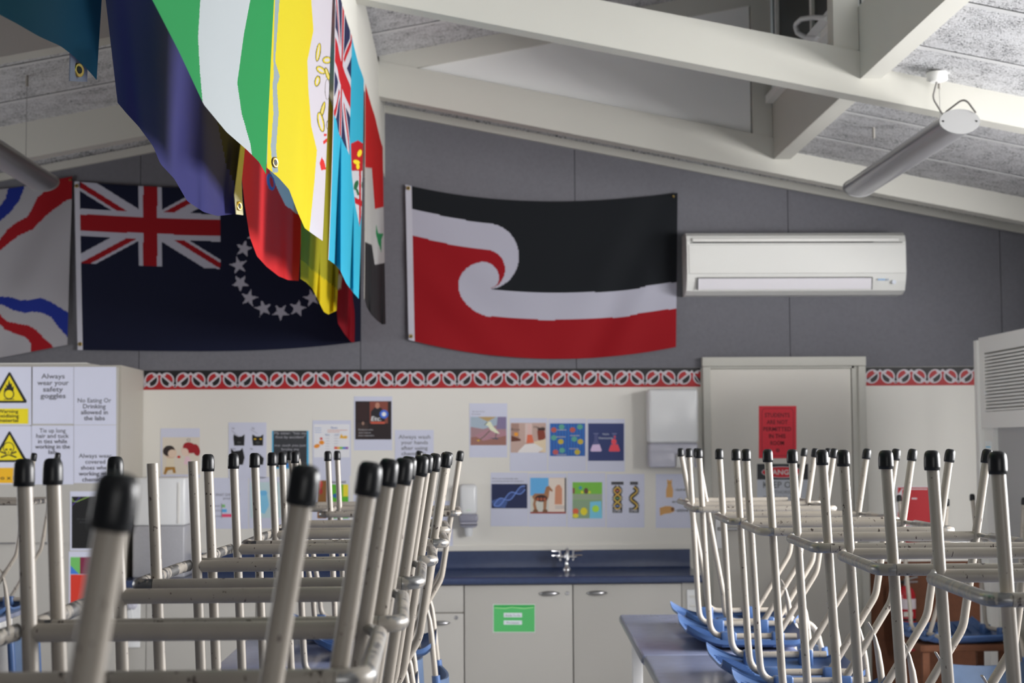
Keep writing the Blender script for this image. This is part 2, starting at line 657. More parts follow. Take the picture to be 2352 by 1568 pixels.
# ------------------------------------------------------------------ patterned frieze
def frieze(xa, xb, label):
    Y = YB - .0015
    k = 7.35

    def ya(x):  # upper and lower edge of the strip
        return 850.3 - .00435 * (x - 330)

    def yb(x):
        return 895.0 - .00565 * (x - 330)
    sh = Sheet(xa, ya(xa), xb, yb(xb), Y, ink(14, 14, 16, 1.2), .0015)
    sh.mb = MB()
    sh.auto = False
    white, red, blk = (178, 172, 178), (150, 18, 24), (14, 14, 16)

    def T(cx, x, y):
        X = min(max(cx + (x - 485) / k, xa), xb)
        return (X, ya(X) + (y - 75) / 330 * (yb(X) - ya(X)))
    n = 12
    X = [xa + (xb - xa) * i / n for i in range(n + 1)]
    bs = [(x, ya(x)) for x in X] + [(x, yb(x)) for x in X[::-1]]
    top = [U(x, y, Y) for x, y in bs]
    front = [p - Vector((0, .001, 0)) for p in top]
    m_ = len(bs)
    sh.mb.add(top + front, [list(range(m_, 2 * m_))] + [(i, (i + 1) % m_, m_ + (i + 1) % m_, m_ + i) for i in range(m_)], ink(*blk))
    sh.k = .5
    sh.poly([(x, yb(x) - 7) for x in X] + [(x, yb(x)) for x in X[::-1]], red)
    c0 = 366.2
    cs = [c0 + 71.95 * i for i in range(-1, 28)]
    for c in cs:
        if c < xa - 36 or c > xb + 36:
            continue
        sh.k = 0
        sh.poly([T(c, *q) for q in [(215, 356), (485, 130), (752, 356)]], red)
        for sgn in (-1, 1):
            def Q(x, y):
                return T(c, 485 + sgn * (485 - x), y) if sgn > 0 else T(c, x, y)
            sh.k = 1
            E = ell(352, 240, 96, 108, .42, 28)
            sh.poly([Q(*q) for q in E], blk)
            sh.k = 2
            # upper half red, above the diagonal
            Hf = ell(352, 240, 96, 108, .42, 20, 140, 308)
            sh.poly([Q(*q) for q in Hf], red)
            sh.k = 3
            o, i_ = ell(352, 240, 116, 128, .42, 28), ell(352, 240, 93, 105, .42, 28)
            for j in range(28):
                j2 = (j + 1) % 28
                sh.poly([Q(*o[j]), Q(*o[j2]), Q(*i_[j2]), Q(*i_[j])], white)
            sh.k = 4
            sh.poly([Q(*q) for q in [(200, 345), (485, 112), (485, 150), (228, 368)]], white)
            sh.poly([Q(*q) for q in ell(398, 150, 24, 26, 0, 12)], white)
            sh.poly([Q(*q) for q in ell(305, 322, 26, 24, 0, 12)], white)
    return sh.build('patterned_frieze', label, 'wall frieze', 'black, red and white friezes on the back wall')


frieze(330, 1609, 'long black and red frieze strip of white curls left of the door')
frieze(1985, 2330, 'short black and red frieze strip of white curls right of the door')


# ------------------------------------------------------------------ cloth grids
def inpoly(poly, x, y):
    poly = np.asarray(poly, float)
    r = np.zeros(x.shape, bool)
    n = len(poly)
    j = n - 1
    for i in range(n):
        xi, yi = poly[i]
        xj, yj = poly[j]
        c = ((yi > y) != (yj > y)) & (x < (xj - xi) * (y - yi) / ((yj - yi) or 1e-9) + xi)
        r ^= c
        j = i
    return r


def cloth_obj(name, pos, colidx, mats, label, cat, group=None, origin=(0, 0, 0), parent=None):
    """pos: (nv+1, nu+1, 3) points, colidx: (nv, nu) material slots"""
    nv, nu = colidx.shape
    P = pos.reshape(-1, 3) - np.asarray(origin)
    i, j = np.meshgrid(np.arange(nu), np.arange(nv))
    a = (j * (nu + 1) + i).ravel()
    faces = np.stack([a, a + 1, a + nu + 2, a + nu + 1], 1)
    me = bpy.data.meshes.new(name)
    me.vertices.add(len(P))
    me.vertices.foreach_set('co', P.astype(np.float32).ravel())
    me.loops.add(faces.size)
    me.loops.foreach_set('vertex_index', faces.astype(np.int32).ravel())
    me.polygons.add(len(faces))
    me.polygons.foreach_set('loop_start', np.arange(0, faces.size, 4, dtype=np.int32))
    me.update(calc_edges=True)
    for m in mats:
        me.materials.append(m)
    me.polygons.foreach_set('material_index', colidx.astype(np.int32).ravel())
    me.polygons.foreach_set('use_smooth', np.ones(len(faces), bool))
    me.update()
    o = bpy.data.objects.new(name, me)
    COL.objects.link(o)
    o.location = origin
    if parent:
        o.parent = parent
    return tag(o, label, cat, group)


def union_jack(a, b):
    """0 navy, 1 white, 2 red for canton coordinates in 0..1"""
    x, y = (a - .5) * 60, (.5 - b) * 30
    d1, d2 = (x - 2 * y) / 5 ** .5, (x + 2 * y) / 5 ** .5
    c = np.zeros(a.shape, int)
    c[(abs(d1) < 3) | (abs(d2) < 3)] = 1
    c[((x < 0) & (y > 0) & (d2 > -2) & (d2 < 0)) | ((x > 0) & (y < 0) & (d2 < 2) & (d2 > 0)) |
      ((x > 0) & (y > 0) & (d1 > -2) & (d1 < 0)) | ((x < 0) & (y < 0) & (d1 < 2) & (d1 > 0))] = 2
    c[(abs(x) < 5) | (abs(y) < 5)] = 1
    c[(abs(x) < 3) | (abs(y) < 3)] = 2
    return c


def wall_flag(name, top, bot, nu, nv, colour, mats, label, fold):
    """top, bot: photograph outlines of the upper and lower hems (lists of points)"""
    us = np.linspace(0, 1, nu + 1)

    def curve(pts):
        pts = np.asarray(pts, float)
        t = np.concatenate([[0], np.cumsum(np.hypot(*np.diff(pts, axis=0).T))])
        t /= t[-1]
        # smooth through the points
        k = min(3, len(pts) - 1)
        return np.polyval(np.polyfit(t, pts[:, 0], k), us), np.polyval(np.polyfit(t, pts[:, 1], k), us)
    tx, ty = curve(top)
    bx, by = curve(bot)
    v = np.linspace(0, 1, nv + 1)[:, None]
    px, py = tx * (1 - v) + bx * v, ty * (1 - v) + by * v
    fl = fold(np.broadcast_to(us, px.shape), np.broadcast_to(v, px.shape))
    pos = np.zeros(px.shape + (3,))
    for j in range(nv + 1):
        for i in range(nu + 1):
            p = U(px[j, i], py[j, i], YB - .012)
            pos[j, i] = (p.x, p.y - fl[j, i], p.z)
    cx = (px[:-1, :-1] + px[1:, 1:]) / 2
    cy = (py[:-1, :-1] + py[1:, 1:]) / 2
    uu = np.broadcast_to((us[:-1] + us[1:]) / 2, cx.shape)
    vv = np.broadcast_to((v[:-1] + v[1:]) / 2, cx.shape)
    o = tuple(pos[-1, nu // 2])
    return cloth_obj(name, pos, colour(cx, cy, uu, vv), mats, label, 'flag', 'flags pinned flat on the grey back wall', origin=o)


def grommet(x, y, Y, parent, r=.011, axis=Vector((0, -1, 0))):
    mb = MB()
    c = U(x, y, Y) if not isinstance(x, Vector) else x
    mb.lathe([(r, 0), (r, .003), (r * .8, .005), (r * .5, .003)], M_BRASS, (0, 0, 0), 16, axis)
    mb.lathe([(r * .5, .0025), (r * .5, .004)], M_DARK, (0, 0, 0), 12, axis)
    o = mb.build('grommet', parent)
    o.location = c - parent.location
    return o


def arc(cx, cy, rx, ry, a0, a1, n=24):
    return [(cx + rx * math.cos(math.radians(a0 + (a1 - a0) * i / n)), cy - ry * math.sin(math.radians(a0 + (a1 - a0) * i / n)))
            for i in range(n + 1)]


# koru flag
def C7(p):
    return [(900 + x / 3.36, 400 + y / 3.36) for x, y in p]


upper = C7([(100, 268), (170, 272), (280, 296), (400, 325), (580, 358), (740, 382)] + arc(735, 636, 245, 254, 88, -86, 36) +
           [(745, 888)] + arc(737, 737, 136, 149, -70, 88, 20) + [(740, 588), (600, 568), (480, 550), (320, 516), (250, 495), (170, 478), (100, 470)])
redp = C7([(100, 470), (170, 478), (250, 495), (320, 516), (480, 550), (600, 568), (740, 588)] + arc(737, 737, 136, 149, 88, -70, 20) +
          [(745, 890), (745, 1300), (900, 1700), (100, 1700)])
koru = C7([(750, 888), (790, 868)] + arc(700, 800, 126, 122, -20, 100, 16) + arc(720, 860, 207, 182, 96, 180, 14) +
          [(518, 900), (535, 950), (575, 1005), (640, 1060), (720, 1095), (900, 1110), (1200, 1128), (1500, 1118), (1800, 1102), (1900, 1078), (2175, 1038), (2300, 1020),
           (2300, 815), (2175, 835), (1980, 860), (1900, 884), (1700, 905), (1450, 916), (1200, 918), (1000, 910)])
lowred = C7([(720, 1095), (900, 1110), (1200, 1128), (1500, 1118), (1800, 1102), (1900, 1078), (2175, 1038), (2300, 1020), (2300, 1700), (700, 1700)])


def tino(cx, cy, u, v):
    c = np.zeros(cx.shape, int)
    c[inpoly(upper, cx, cy)] = 1
    c[inpoly(redp, cx, cy)] = 2
    c[inpoly(lowred, cx, cy)] = 2
    c[inpoly(koru, cx, cy)] = 1
    c[u < .0225] = 3
    return c


FW, FR, FK, FN = cloth(165, 165, 178, 1.25, .05), cloth(150, 18, 28, 1.0, .05), cloth(20, 23, 27, 1.3, .05), cloth(14, 18, 40, 1.3, .05)
FH = cloth(180, 180, 190, 1.25, .05)
fl1 = wall_flag('koru_flag', C7([(105, 82), (500, 160), (900, 200), (1300, 213), (1750, 195), (2203, 145)]),
                C7([(130, 1280), (500, 1355), (850, 1405), (1200, 1432), (1650, 1405), (2190, 1335)]), 300, 176, tino, [FK, FW, FR, FH],
                'black, white and red flag with a curling koru, left of the air conditioner',
                lambda u, v: .012 + .008 * np.sin(9 * (u + .75 * (1 - v)) * 2.2) * np.exp(-((u - .05 - .25 * v) / .22) ** 2) * v
                + .010 * np.sin(26 * (u - .28 * (1 - v))) * np.exp(-((u - .93 + .2 * v) / .14) ** 2) * (.3 + v) + .006 * v)
grommet(938, 432, YB - .03, fl1)
grommet(944, 772, YB - .04, fl1)
grommet(1547, 451, YB - .03, fl1, .006)


def C4(p):
    return [(x / 3.266, 380 + y / 3.266) for x, y in p]


def star(cx, cy, r, rot=0.0):
    return [(cx + (r if i % 2 == 0 else r * .4) * math.sin(i * math.pi / 5 + rot), cy - (r if i % 2 == 0 else r * .4) * math.cos(i * math.pi / 5 + rot))
            for i in range(10)]


def cook(cx, cy, u, v):
    c = np.zeros(cx.shape, int)
    a = (cx - 185) / 322
    top = 418 + (cx - 185) * .043 - .00001 * (cx - 185) ** 2
    b = (cy - top) / (187)
    k = (a >= 0) & (a <= 1) & (b >= -.2) & (b <= 1)
    uj = union_jack(np.clip(a, 0, 1), np.clip(b, 0, 1))
    c[k] = uj[k]
    for i in range(15):
        t = math.radians(24 * i)
        c[inpoly(star(645 + 97 * math.sin(t), 620 + 97 * math.cos(t), 21, -t + math.pi), cx, cy)] = 1
    c[u < .018] = 3
    return c


fl2 = wall_flag('ensign_flag', [(172, 416), (250, 426), (340, 428), (520, 433), (700, 436), (828, 428)],
                [(180, 804), (300, 805), (420, 807), (620, 803), (740, 795), (828, 784)], 330, 190, cook, [FN, FW, FR, FH],
                'navy flag with union canton and ring of white stars above the tall cupboard',
                lambda u, v: .012 + .008 * np.sin(14 * u + 3 * v) * v * .6 + .004 * v)
grommet(176, 427, YB - .03, fl2)
grommet(184, 790, YB - .03, fl2)

A_POL = [
    ([(65, 170), (187, 155), (150, 260), (80, 350), (0, 420), (-300, 600), (-300, 480), (0, 310), (45, 250)], 1),
    ([(525, 80), (600, 80), (600, 255), (545, 250), (490, 270), (400, 340), (340, 390), (260, 480), (150, 530), (80, 580), (0, 645), (-300, 850), (-300, 740), (0, 560), (60, 480),
      (130, 430), (210, 390), (250, 330), (290, 240), (330, 215), (420, 90)], 2),
    ([(0, 985), (90, 990), (150, 1010), (220, 1010), (310, 995), (380, 1020), (540, 1120), (530, 1310), (440, 1210), (390, 1140), (330, 1110),
      (270, 1098), (190, 1105), (100, 1085), (30, 1048), (0, 1045), (-300, 1020), (-300, 960)], 1),
    ([(0, 1115), (60, 1170), (150, 1190), (220, 1200), (280, 1235), (330, 1290), (395, 1350), (460, 1500), (250, 1500), (235, 1330), (200, 1290), (90, 1250),
      (40, 1230), (0, 1190), (-300, 1080), (-300, 1000)], 2)]
A_POL = [(C4(p), c) for p, c in A_POL]


def assyr(cx, cy, u, v):
    c = np.zeros(cx.shape, int)
    for p, k in A_POL:
        c[inpoly(p, cx, cy)] = k
    return c


FB2 = cloth(24, 40, 120, 1.3, .05)
fl3 = wall_flag('wavy_striped_flag', [(-420, 470), (-200, 452), (0, 436), (100, 420), (167, 406)], [(-430, 860), (-200, 850), (0, 822), (80, 806), (156, 792)],
                230, 150, assyr, [cloth(182, 180, 186, .8, .05), FB2, FR], 'white flag with wavy red and blue stripes at the left edge of the wall',
                lambda u, v: .014 + .012 * np.sin(22 * (u + .35 * v)) * np.exp(-((u - .9 + .25 * v) / .2) ** 2))
grommet(161, 413, YB - .03, fl3, .006)


# ------------------------------------------------------------------ flags hanging along the ridge beam
def on_plane(px, py, X):
    """world point of the photograph's (px, py) on the plane x = X"""
    d = CAMM @ Vector(((px - CX) / F, -(py - CY) / F, -1))
    return EYE + d * (X / d.x)


CI = CAMM.transposed()


def seen(P):
    d = (P - np.asarray(EYE)) @ np.array(CAMM)
    return CX + F * d[..., 0] / -d[..., 2], CY - F * d[..., 1] / -d[..., 2]


def hang_flag(name, X, left, right, hem, ztop, nu, nv, colour, mats, label, seed, amp=.02, waves=2.0, curl=None):
    """left, right: a point on each upper side edge; hem: outline of the lower hem, left to right"""
    rnd = random.Random(seed)
    ph = [rnd.uniform(0, 6.28) for _ in range(4)]
    u = np.linspace(0, 1, nu + 1)[None, :]
    v = np.linspace(0, 1, nv + 1)[:, None]

    def wave(u, v):
        return amp * .75 * (.15 + .85 * v) * (np.sin(2 * math.pi * waves * u + ph[0] + 1.1 * v) + .22 * np.sin(2 * math.pi * waves * 2.3 * u + ph[1] - 1.6 * v) +
                                        .3 * np.sin(2 * math.pi * 1.1 * u + ph[2] + 2.4 * v))
    hem = np.asarray(hem, float)
    L = [on_plane(hem[0][0], hem[0][1], X), on_plane(hem[-1][0], hem[-1][1], X)]
    T = [on_plane(left[0], left[1], X), on_plane(right[0], right[1], X)]
    ty = [l.y + (t.y - l.y) * (ztop - l.z) / max(t.z - l.z, .05) for l, t in zip(L, T)]
    hy = np.array([on_plane(a, b, X).y for a, b in hem])
    t = (hy - hy[0]) / (hy[-1] - hy[0])
    t = np.maximum.accumulate(t + np.arange(len(t)) * 1e-6)
    hx, hz = np.interp(u[0], t, hem[:, 0]), np.interp(u[0], t, hem[:, 1])
    # soften the corners of the traced hem
    for _ in range(max(2, nu // 40)):
        hx[1:-1], hz[1:-1] = (hx[:-2] + 2 * hx[1:-1] + hx[2:]) / 4, (hz[:-2] + 2 * hz[1:-1] + hz[2:]) / 4
    w1 = wave(u, np.ones((1, 1)))[0]
    hp = np.array([on_plane(a, b, X + w_) for a, b, w_ in zip(hx, hz, w1)])
    ytop = ty[0] + (ty[1] - ty[0]) * u
    y = ytop * (1 - v) + hp[:, 1][None] * v
    z = ztop * (1 - v) + hp[:, 2][None] * v
    x = X + wave(u, v)
    pos = np.stack([x, y, z], -1)
    c = (pos[:-1, :-1] + pos[1:, 1:]) / 2
    px, py = seen(c)
    uu = np.broadcast_to((u[:, :-1] + u[:, 1:]) / 2, px.shape)
    vv = np.broadcast_to((v[:-1] + v[1:]) / 2, px.shape)
    return cloth_obj(name, pos, colour(px, py, uu, vv), mats, label, 'flag', 'flags hanging along the ridge beam',
                     origin=(X, float(ytop.mean()), ztop))


def strip(name, X, quad, m, parent, label=None, th=.002):
    """small sewn-on tab; quad in photograph pixels of the plane x = X"""
    p = [on_plane(a, b, X) for a, b in quad]
    mb = MB()
    q = [a + Vector((th, 0, 0)) for a in p]
    n = len(p)
    mb.add(p + q, [list(range(n))[::-1], list(range(n, 2 * n))] + [(i, (i + 1) % n, n + (i + 1) % n, n + i) for i in range(n)], m)
    o = mb.build(name, parent, label)
    for v_ in o.data.vertices:
        v_.co -= parent.location
    return o


XRF, XLF = -.425, -.592


def pw(pts, y):
    pts = np.asarray(pts, float)
    return np.interp(y, pts[:, 0], pts[:, 1])


def f_ng(x, y, u, v):
    a = pw([(-400, 520), (0, 460), (85, 455), (160, 459), (230, 465), (300, 470)], y)
    b = pw([(-400, 640), (0, 575), (80, 560), (190, 545), (260, 555), (330, 575), (400, 585)], y)
    return np.where((x > a) & (x < b), 1, 0)


hang_flag('green_white_flag', XRF + .03, (90, -330), (632, 0), [(60, -480), (300, -85), (350, 0), (412, 120), (468, 240), (520, 303), (568, 345), (595, 372), (611, 400)], 3.1, 620, 300, f_ng,
          [cloth(34, 158, 84, .74, .4), cloth(205, 213, 216, .74, .4)], 'green and white vertical striped flag, nearest on the right of the beam', 3, amp=.012, waves=1.5)

VB = [(-400, 760), (0, 715), (70, 720), (140, 706), (200, 708), (290, 715), (345, 728), (420, 722), (480, 716), (560, 708)]
VK = [(731, 120, 6, 22, .15), (751, 138, 11, 9, 0), (737, 161, 13, 8, .6), (729, 186, 7, 13, .2), (741, 252, 5, 20, .25), (737, 280, 8, 24, -.2), (752, 170, 5, 16, -.3)]
VK = [(ell(*e[:4], e[4], 18), ell(e[0], e[1], e[2] - 1.8, e[3] - 1.8, e[4], 18), ell(e[0], e[1], max(e[2] - 4.5, .6), max(e[3] - 5, .6), e[4], 14)) for e in VK]
VR = [[(742, 324), (757, 312), (758, 320), (743, 332)], [(734, 374), (739, 360), (745, 372), (749, 389), (738, 391)], [(744, 307), (751, 307), (750, 312), (744, 313)]]
VS = [(630, -300), (642, -300), (642, 0), (632, 140), (643, 176), (636, 195), (640, 260), (634, 340), (639, 396), (626, 396), (622, 335), (628, 262), (626, 190), (629, 178), (628, 140), (632, 0)]


def f_vat(x, y, u, v):
    c = np.where(x < pw(VB, y), 0, 1)
    for o, i, k in VK:
        c[inpoly(o, x, y)] = 3
        c[inpoly(i, x, y)] = 0
        c[inpoly(k, x, y)] = 1
    for e in ((757, 288, 8, 14), (752, 205, 6, 24), (758, 300, 5, 18)):
        c[inpoly(ell(*e), x, y) & ~inpoly(ell(e[0], e[1], e[2] - 1.2, e[3] - 1.2), x, y)] = 3
    for p in VR:
        c[inpoly(p, x, y)] = 4
    c[inpoly(VS, x, y)] = 2
    return c


vf = hang_flag('yellow_white_flag', XRF, (622, 100), (763, 0), [(613, 385), (640, 408), (664, 435), (684, 488), (700, 524), (722, 540), (741, 553)], 3.1, 200, 260, f_vat,
               [cloth(240, 222, 40, .74, .4), cloth(222, 221, 230, .74, .4), cloth(140, 154, 160, .9), cloth(70, 66, 50), cloth(190, 40, 35)],
               'yellow and white flag with an emblem of crossed keys, beside the green one', 5, amp=.010, waves=1.7)
grommet(on_plane(630, 373, XRF + .022), 0, 0, vf, .012, Vector((1, -.5, 0)).normalized())

FJ = [(806, 330), (822, 322), (838, 332), (836, 400), (832, 480), (826, 520), (816, 470), (808, 400)]


def f_fiji(x, y, u, v):
    c = np.zeros(u.shape, int)
    a, b = u / .52, (v - .03) / .47
    k = (a < 1) & (b < 1)
    uj = union_jack(np.clip(a, 0, 1), np.clip(b, 0, 1))
    mp = np.array([3, 1, 2])
    c[k] = mp[uj[k]]
    s = inpoly(FJ, x, y)
    c[s] = 1
    c[s & (y < 392)] = 2
    c[s & (abs(x - 827) < 2.2)] = 2
    c[s & (abs(y - 462 - (x - 820) * .5) < 7)] = 2
    for p in (ell(819, 372, 8, 5, .3, 12), ell(826, 352, 5, 9, .3, 12), ell(822, 382, 4, 7, 0, 10)):
        c[inpoly(p, x, y) & s] = 4
    for p in (ell(818, 425, 5, 12, .3, 10), ell(821, 440, 3, 9, -.3, 10), ell(834, 425, 4, 10, 0, 10)):
        c[inpoly(p, x, y) & s] = 5
    c[u < .012] = 1
    return c


hang_flag('light_blue_ensign', XRF, (767, 40), (834, 215), [(754, 596), (768, 606), (782, 622), (795, 650), (808, 668), (824, 686)], 3.12, 180, 200, f_fiji,
          [cloth(58, 190, 225, .74, .4), cloth(222, 222, 230, .74, .4), cloth(205, 30, 40, .74, .4), cloth(30, 34, 70), cloth(225, 200, 40), cloth(30, 90, 55)],
          'light blue flag with union canton and a shield, beyond the yellow one', 8, amp=.016, waves=2.0)


def f_syr(x, y, u, v):
    b1 = pw([(830, 384), (854, 386), (861, 480), (900, 470)], x)
    b2 = pw([(830, 552), (854, 562), (861, 608), (900, 600)], x)
    c = np.where(y < b1, 0, np.where(y < b2, 1, 2))
    c[inpoly([(864, 515), (869, 536), (881, 536), (876, 550), (876, 580), (868, 556), (863, 536)], x, y)] = 3
    c[u < .025] = 1
    return c


hang_flag('red_white_black_flag', XRF, (838, 262), (880, 372), [(836, 684), (842, 704), (852, 722), (866, 736), (878, 745), (886, 744)], 3.14, 140, 160, f_syr,
          [cloth(205, 30, 30, .74, .4), cloth(205, 203, 202, .74, .4), cloth(34, 34, 36), cloth(30, 120, 70)],
          'red, white and black flag with green stars, last before the back wall', 11, amp=.014, waves=1.5)

W_TAB = cloth(170, 170, 190, 1.2)
tf = hang_flag('teal_flag', XLF - .03, (-700, -200), (236, 0), [(-800, -330), (-250, -80), (-60, 2), (0, 34), (40, 55), (90, 84), (140, 106), (168, 128), (200, 158), (222, 184)], 3.05, 120, 50,
               lambda x, y, u, v: np.zeros(u.shape, int), [cloth(34, 82, 112, 1.25, .4)],
               'dark teal flag with a brass eyelet in the top left corner of the picture', 14, amp=.014, waves=1.6)
strip('hoist_tab', XLF - .05, [(160, 112), (198, 120), (198, 188), (158, 186)], W_TAB, tf, 'white hoist tab')
grommet(on_plane(179, 161, XLF - .046), 0, 0, tf, .012, Vector((1, -.5, 0)).normalized())

nf = hang_flag('navy_flag', XLF, (242, 0), (560, 200), [(270, 236), (292, 262), (318, 290), (352, 336), (368, 376), (400, 410), (430, 462), (468, 487), (500, 496), (542, 491)], 3.08, 150, 70,
               lambda x, y, u, v: np.where(inpoly([(500, 280), (600, 200), (600, 420), (543, 430), (520, 380)], x, y), 1, 0), [cloth(46, 46, 104, .95, .4), cloth(36, 32, 38, .74, .4)],
               'navy flag behind the green and white one, with a cream hem and brass eyelet', 17, amp=.016, waves=2.4)
strip('hoist_tab', XLF + .02, [(552, 330), (562, 330), (553, 420), (557, 494), (541, 492), (537, 447)], cloth(228, 222, 190, .74, .4), nf, 'cream hoist strip')
grommet(on_plane(548, 473, XLF + .026), 0, 0, nf, .012, Vector((1, -.5, 0)).normalized())

RW = [(604, 330), (610, 370), (622, 398), (640, 440), (655, 470), (680, 490), (720, 505), (720, 200), (600, 200)]
RE = [(ell(622, 418, 9, 20, -.2, 20), ell(624, 418, 4, 13, -.2, 16)), (ell(620, 372, 7, 18, .1, 20), ell(621, 372, 3, 12, .1, 16))]


def f_red(x, y, u, v):
    c = np.zeros(u.shape, int)
    c[inpoly(RW, x, y)] = 1
    for o, i in RE:
        c[inpoly(o, x, y) & ~inpoly(i, x, y)] = 2
    return c


hang_flag('red_disc_flag', XLF - .03, (550, 330), (693, 500), [(562, 470), (574, 545), (590, 588), (612, 612), (640, 634), (662, 643), (686, 645)], 3.1, 260, 220, f_red,
          [cloth(222, 42, 44, .74, .4), cloth(205, 212, 226, .74, .4), cloth(70, 110, 190, .74, .4)],
          'red flag with a pale disc and blue emblem, hanging below the yellow one', 20, amp=.018, waves=1.6)
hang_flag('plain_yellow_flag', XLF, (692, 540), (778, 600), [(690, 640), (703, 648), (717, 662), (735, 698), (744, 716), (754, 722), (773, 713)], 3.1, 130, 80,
          lambda x, y, u, v: np.where(y > pw([(680, 590), (780, 668)], x), 0, 1), [cloth(236, 208, 30, .74, .4), cloth(178, 170, 40, .74, .4)],  # olive upper part paints fold shade and translucency into the yellow cloth
          'yellow flag showing under the white one, its fold shade coloured olive', 23, amp=.014, waves=2.2)
hang_flag('crimson_flag', XLF - .03, (776, 640), (832, 600), [(771, 690), (776, 742), (790, 765), (806, 785), (828, 789)], 3.1, 120, 80,
          lambda x, y, u, v: np.where(inpoly([(774, 630), (786, 632), (783, 662), (774, 665)], x, y), 1, 0), [cloth(160, 20, 36, .74, .4), cloth(210, 200, 170, .74, .4)],
          'crimson flag behind the light blue one, in front of the navy wall flag', 26, amp=.014, waves=2.0)

# ------------------------------------------------------------------ lights hanging from the ceiling
def oval(rx, rz, n=28):
    return [(rx * math.cos(2 * math.pi * i / n), rz * math.sin(2 * math.pi * i / n)) for i in range(n)]


def lamp(x, y0, y1, z, label, rose):
    t = thing('pendant_lamp', (x, (y0 + y1) / 2, z), label, 'ceiling light', 'oval tube lights hung from the ceiling')
    h = (y1 - y0) / 2
    mb = MB()
    mb.prism(oval(.078, .046), -h + .006, h - .006, M_LAMP, 'y', True)
    mb.build('lamp_body', t)
    for s in (-1, 1):
        mb = MB()
        mb.prism(oval(.081, .049), s * h - .006, s * h + .006, M_LAMPE, 'y', True)
        for q in (-.066, .066):
            mb.lathe([(.004, 0), (.004, .002)], M_DARK, (q, s * (h + .006), 0), 8, Vector((0, s, 0)))
        mb.build('end_cap', t)
    for yy in (y0 + .25, y1 - .3):
        zc = (zl(x) if x < 0 else zr(x)) - z
        mb = MB()
        mb.tube([(0, yy - (y0 + y1) / 2, .04), (0, yy - (y0 + y1) / 2, zc)], .0015, M_STEEL, 6)
        mb.tube([(0, yy - (y0 + y1) / 2, zc - .05), (0, yy - (y0 + y1) / 2, zc)], .007, mat('cable_grip', (.35, .33, .3), .5), 8)
        mb.build('suspension_wire', t)
    if rose:
        zc = zr(x + .02) - z
        yy = 6.33 - (y0 + y1) / 2
        mb = MB()
        mb.lathe([(.04, 0), (.042, -.03), (.03, -.036), (.028, -.038)], M_TRIM, (-.03, yy, zc + .004), 24)
        mb.build('ceiling_rose', t)
        mb = MB()
        mb.tube(fillet([(-.03, yy, zc - .03), (-.05, yy, zc - .1), (.0, yy - .02, zc - .2), (-.02, yy - .05, .06), (.03, yy - .16, .10), (.06, yy - .2, .03)], .05),
                .004, mat('grey_flex', (.2, .19, .18), .5), 8)
        mb.build('flex', t)
    return t


lamp(1.955, 6.15, 7.75, 2.815, 'oval grey tube light hanging at the upper right, close to the near rafter', True)
lamp(-2.045, 6.15, 7.75, 2.85, 'oval grey tube light hanging at the left edge, over the wavy striped flag', False)

# ------------------------------------------------------------------ air conditioner
a, b = U(1577, 533, YB - .2), U(2083, 673, YB - .2)
x0, x1, z1, z0 = a.x, b.x, a.z, b.z
t = thing('air_conditioner', ((x0 + x1) / 2, YB - .1, z0), 'white wall-mounted air conditioner right of the koru flag', 'air conditioner')
w, h = (x1 - x0) / 2, z1 - z0
prof = [(0, .0), (.10, .0), (.16, .02), (.185, .07), (.2, .12), (.2, h - .055), (.185, h - .02), (.15, h), (0, h)]
mb = MB()
mb.prism([(.1 - d, q) for d, q in prof], -w, w, M_ACW, 'x')
mb.box(-w + .02, w - .02, -.105, -.099, h - .062, h - .058, M_DARK)
mb.build('casing', t)
mb = MB()
mb.prism([(-.104, .115), (-.1045, h - .072), (-.099, h - .068), (-.098, .11)], -w + .012, w - .008, M_ACW, 'x')
fp = mb.build('front_panel', t)
mb = MB()
mb.box(-w + .03, w - .04, -.108, -.098, h - .055, h - .035, M_TRIM, .004)
mb.box(-w + .035, w * .7, -.1065, -.1, h - .062, h - .056, M_DARK)
mb.build('intake_strip', t)
mb = MB()
mb.prism([(-.088, .026), (-.104, .085), (-.1, .087), (-.084, .028)], -w + .06, w * .68, mat('ac_louvre', (.74, .72, .76), .4), 'x')
for q in (-w + .057, w * .68 + .001):
    mb.prism([(-.0885, .022), (-.1055, .088), (-.1, .09), (-.083, .024)], q, q + .004, M_DARK, 'x')
mb.prism([(-.1052, .086), (-.1055, .09), (-.1, .09), (-.1, .086)], -w + .057, w * .68 + .004, M_DARK, 'x')
mb.build('air_louvre', t)
mb = MB()
mb.box(w - .16, w - .12, -.1045, -.098, .072, .080, ink(130, 165, 200))
mb.box(w - .115, w - .1, -.1045, -.098, .070, .080, ink(150, 160, 170))
mb.lathe([(.012, 0), (.012, .004)], ink(190, 195, 205), (w - .07, -.098, .062), 14, Vector((0, -1, 0)))
mb.build('control_display', t)

# ------------------------------------------------------------------ bench along the back wall
YC = 8.385          # cupboard fronts
BX0, BX1 = -1.79, 1.235
mb = MB()
p = [(YB, .834), (YC - .03, .834), (YC - .038, .842), (YC - .04, .853), (YC - .036, .866), (YC - .026, .872), (YB - .04, .872), (YB - .022, .88), (YB - .02, .9), (YB - .02, .972), (YB, .972)]
mb.prism(p, BX0 + .01, BX1 + .02, M_BENCH, 'x', False)
mb.build('worktop', None, 'long navy bench top with upstand along the back wall', 'worktop', origin=((BX0 + BX1) / 2, YC, .834))


def bow_handle(cx, cz, L=.112):
    """lens-shaped pull"""
    mb = MB()
    pts, rs, fl = [], [], []
    for i in range(15):
        q = i / 14 * 2 - 1
        w_ = (1 - q * q) ** .8
        pts.append((cx + q * L / 2, -.003 - .012 * w_, cz))
        rs.append(.0115 * w_ + .0008)
    mb.tube(pts, rs, M_STEEL, 14)
    return mb


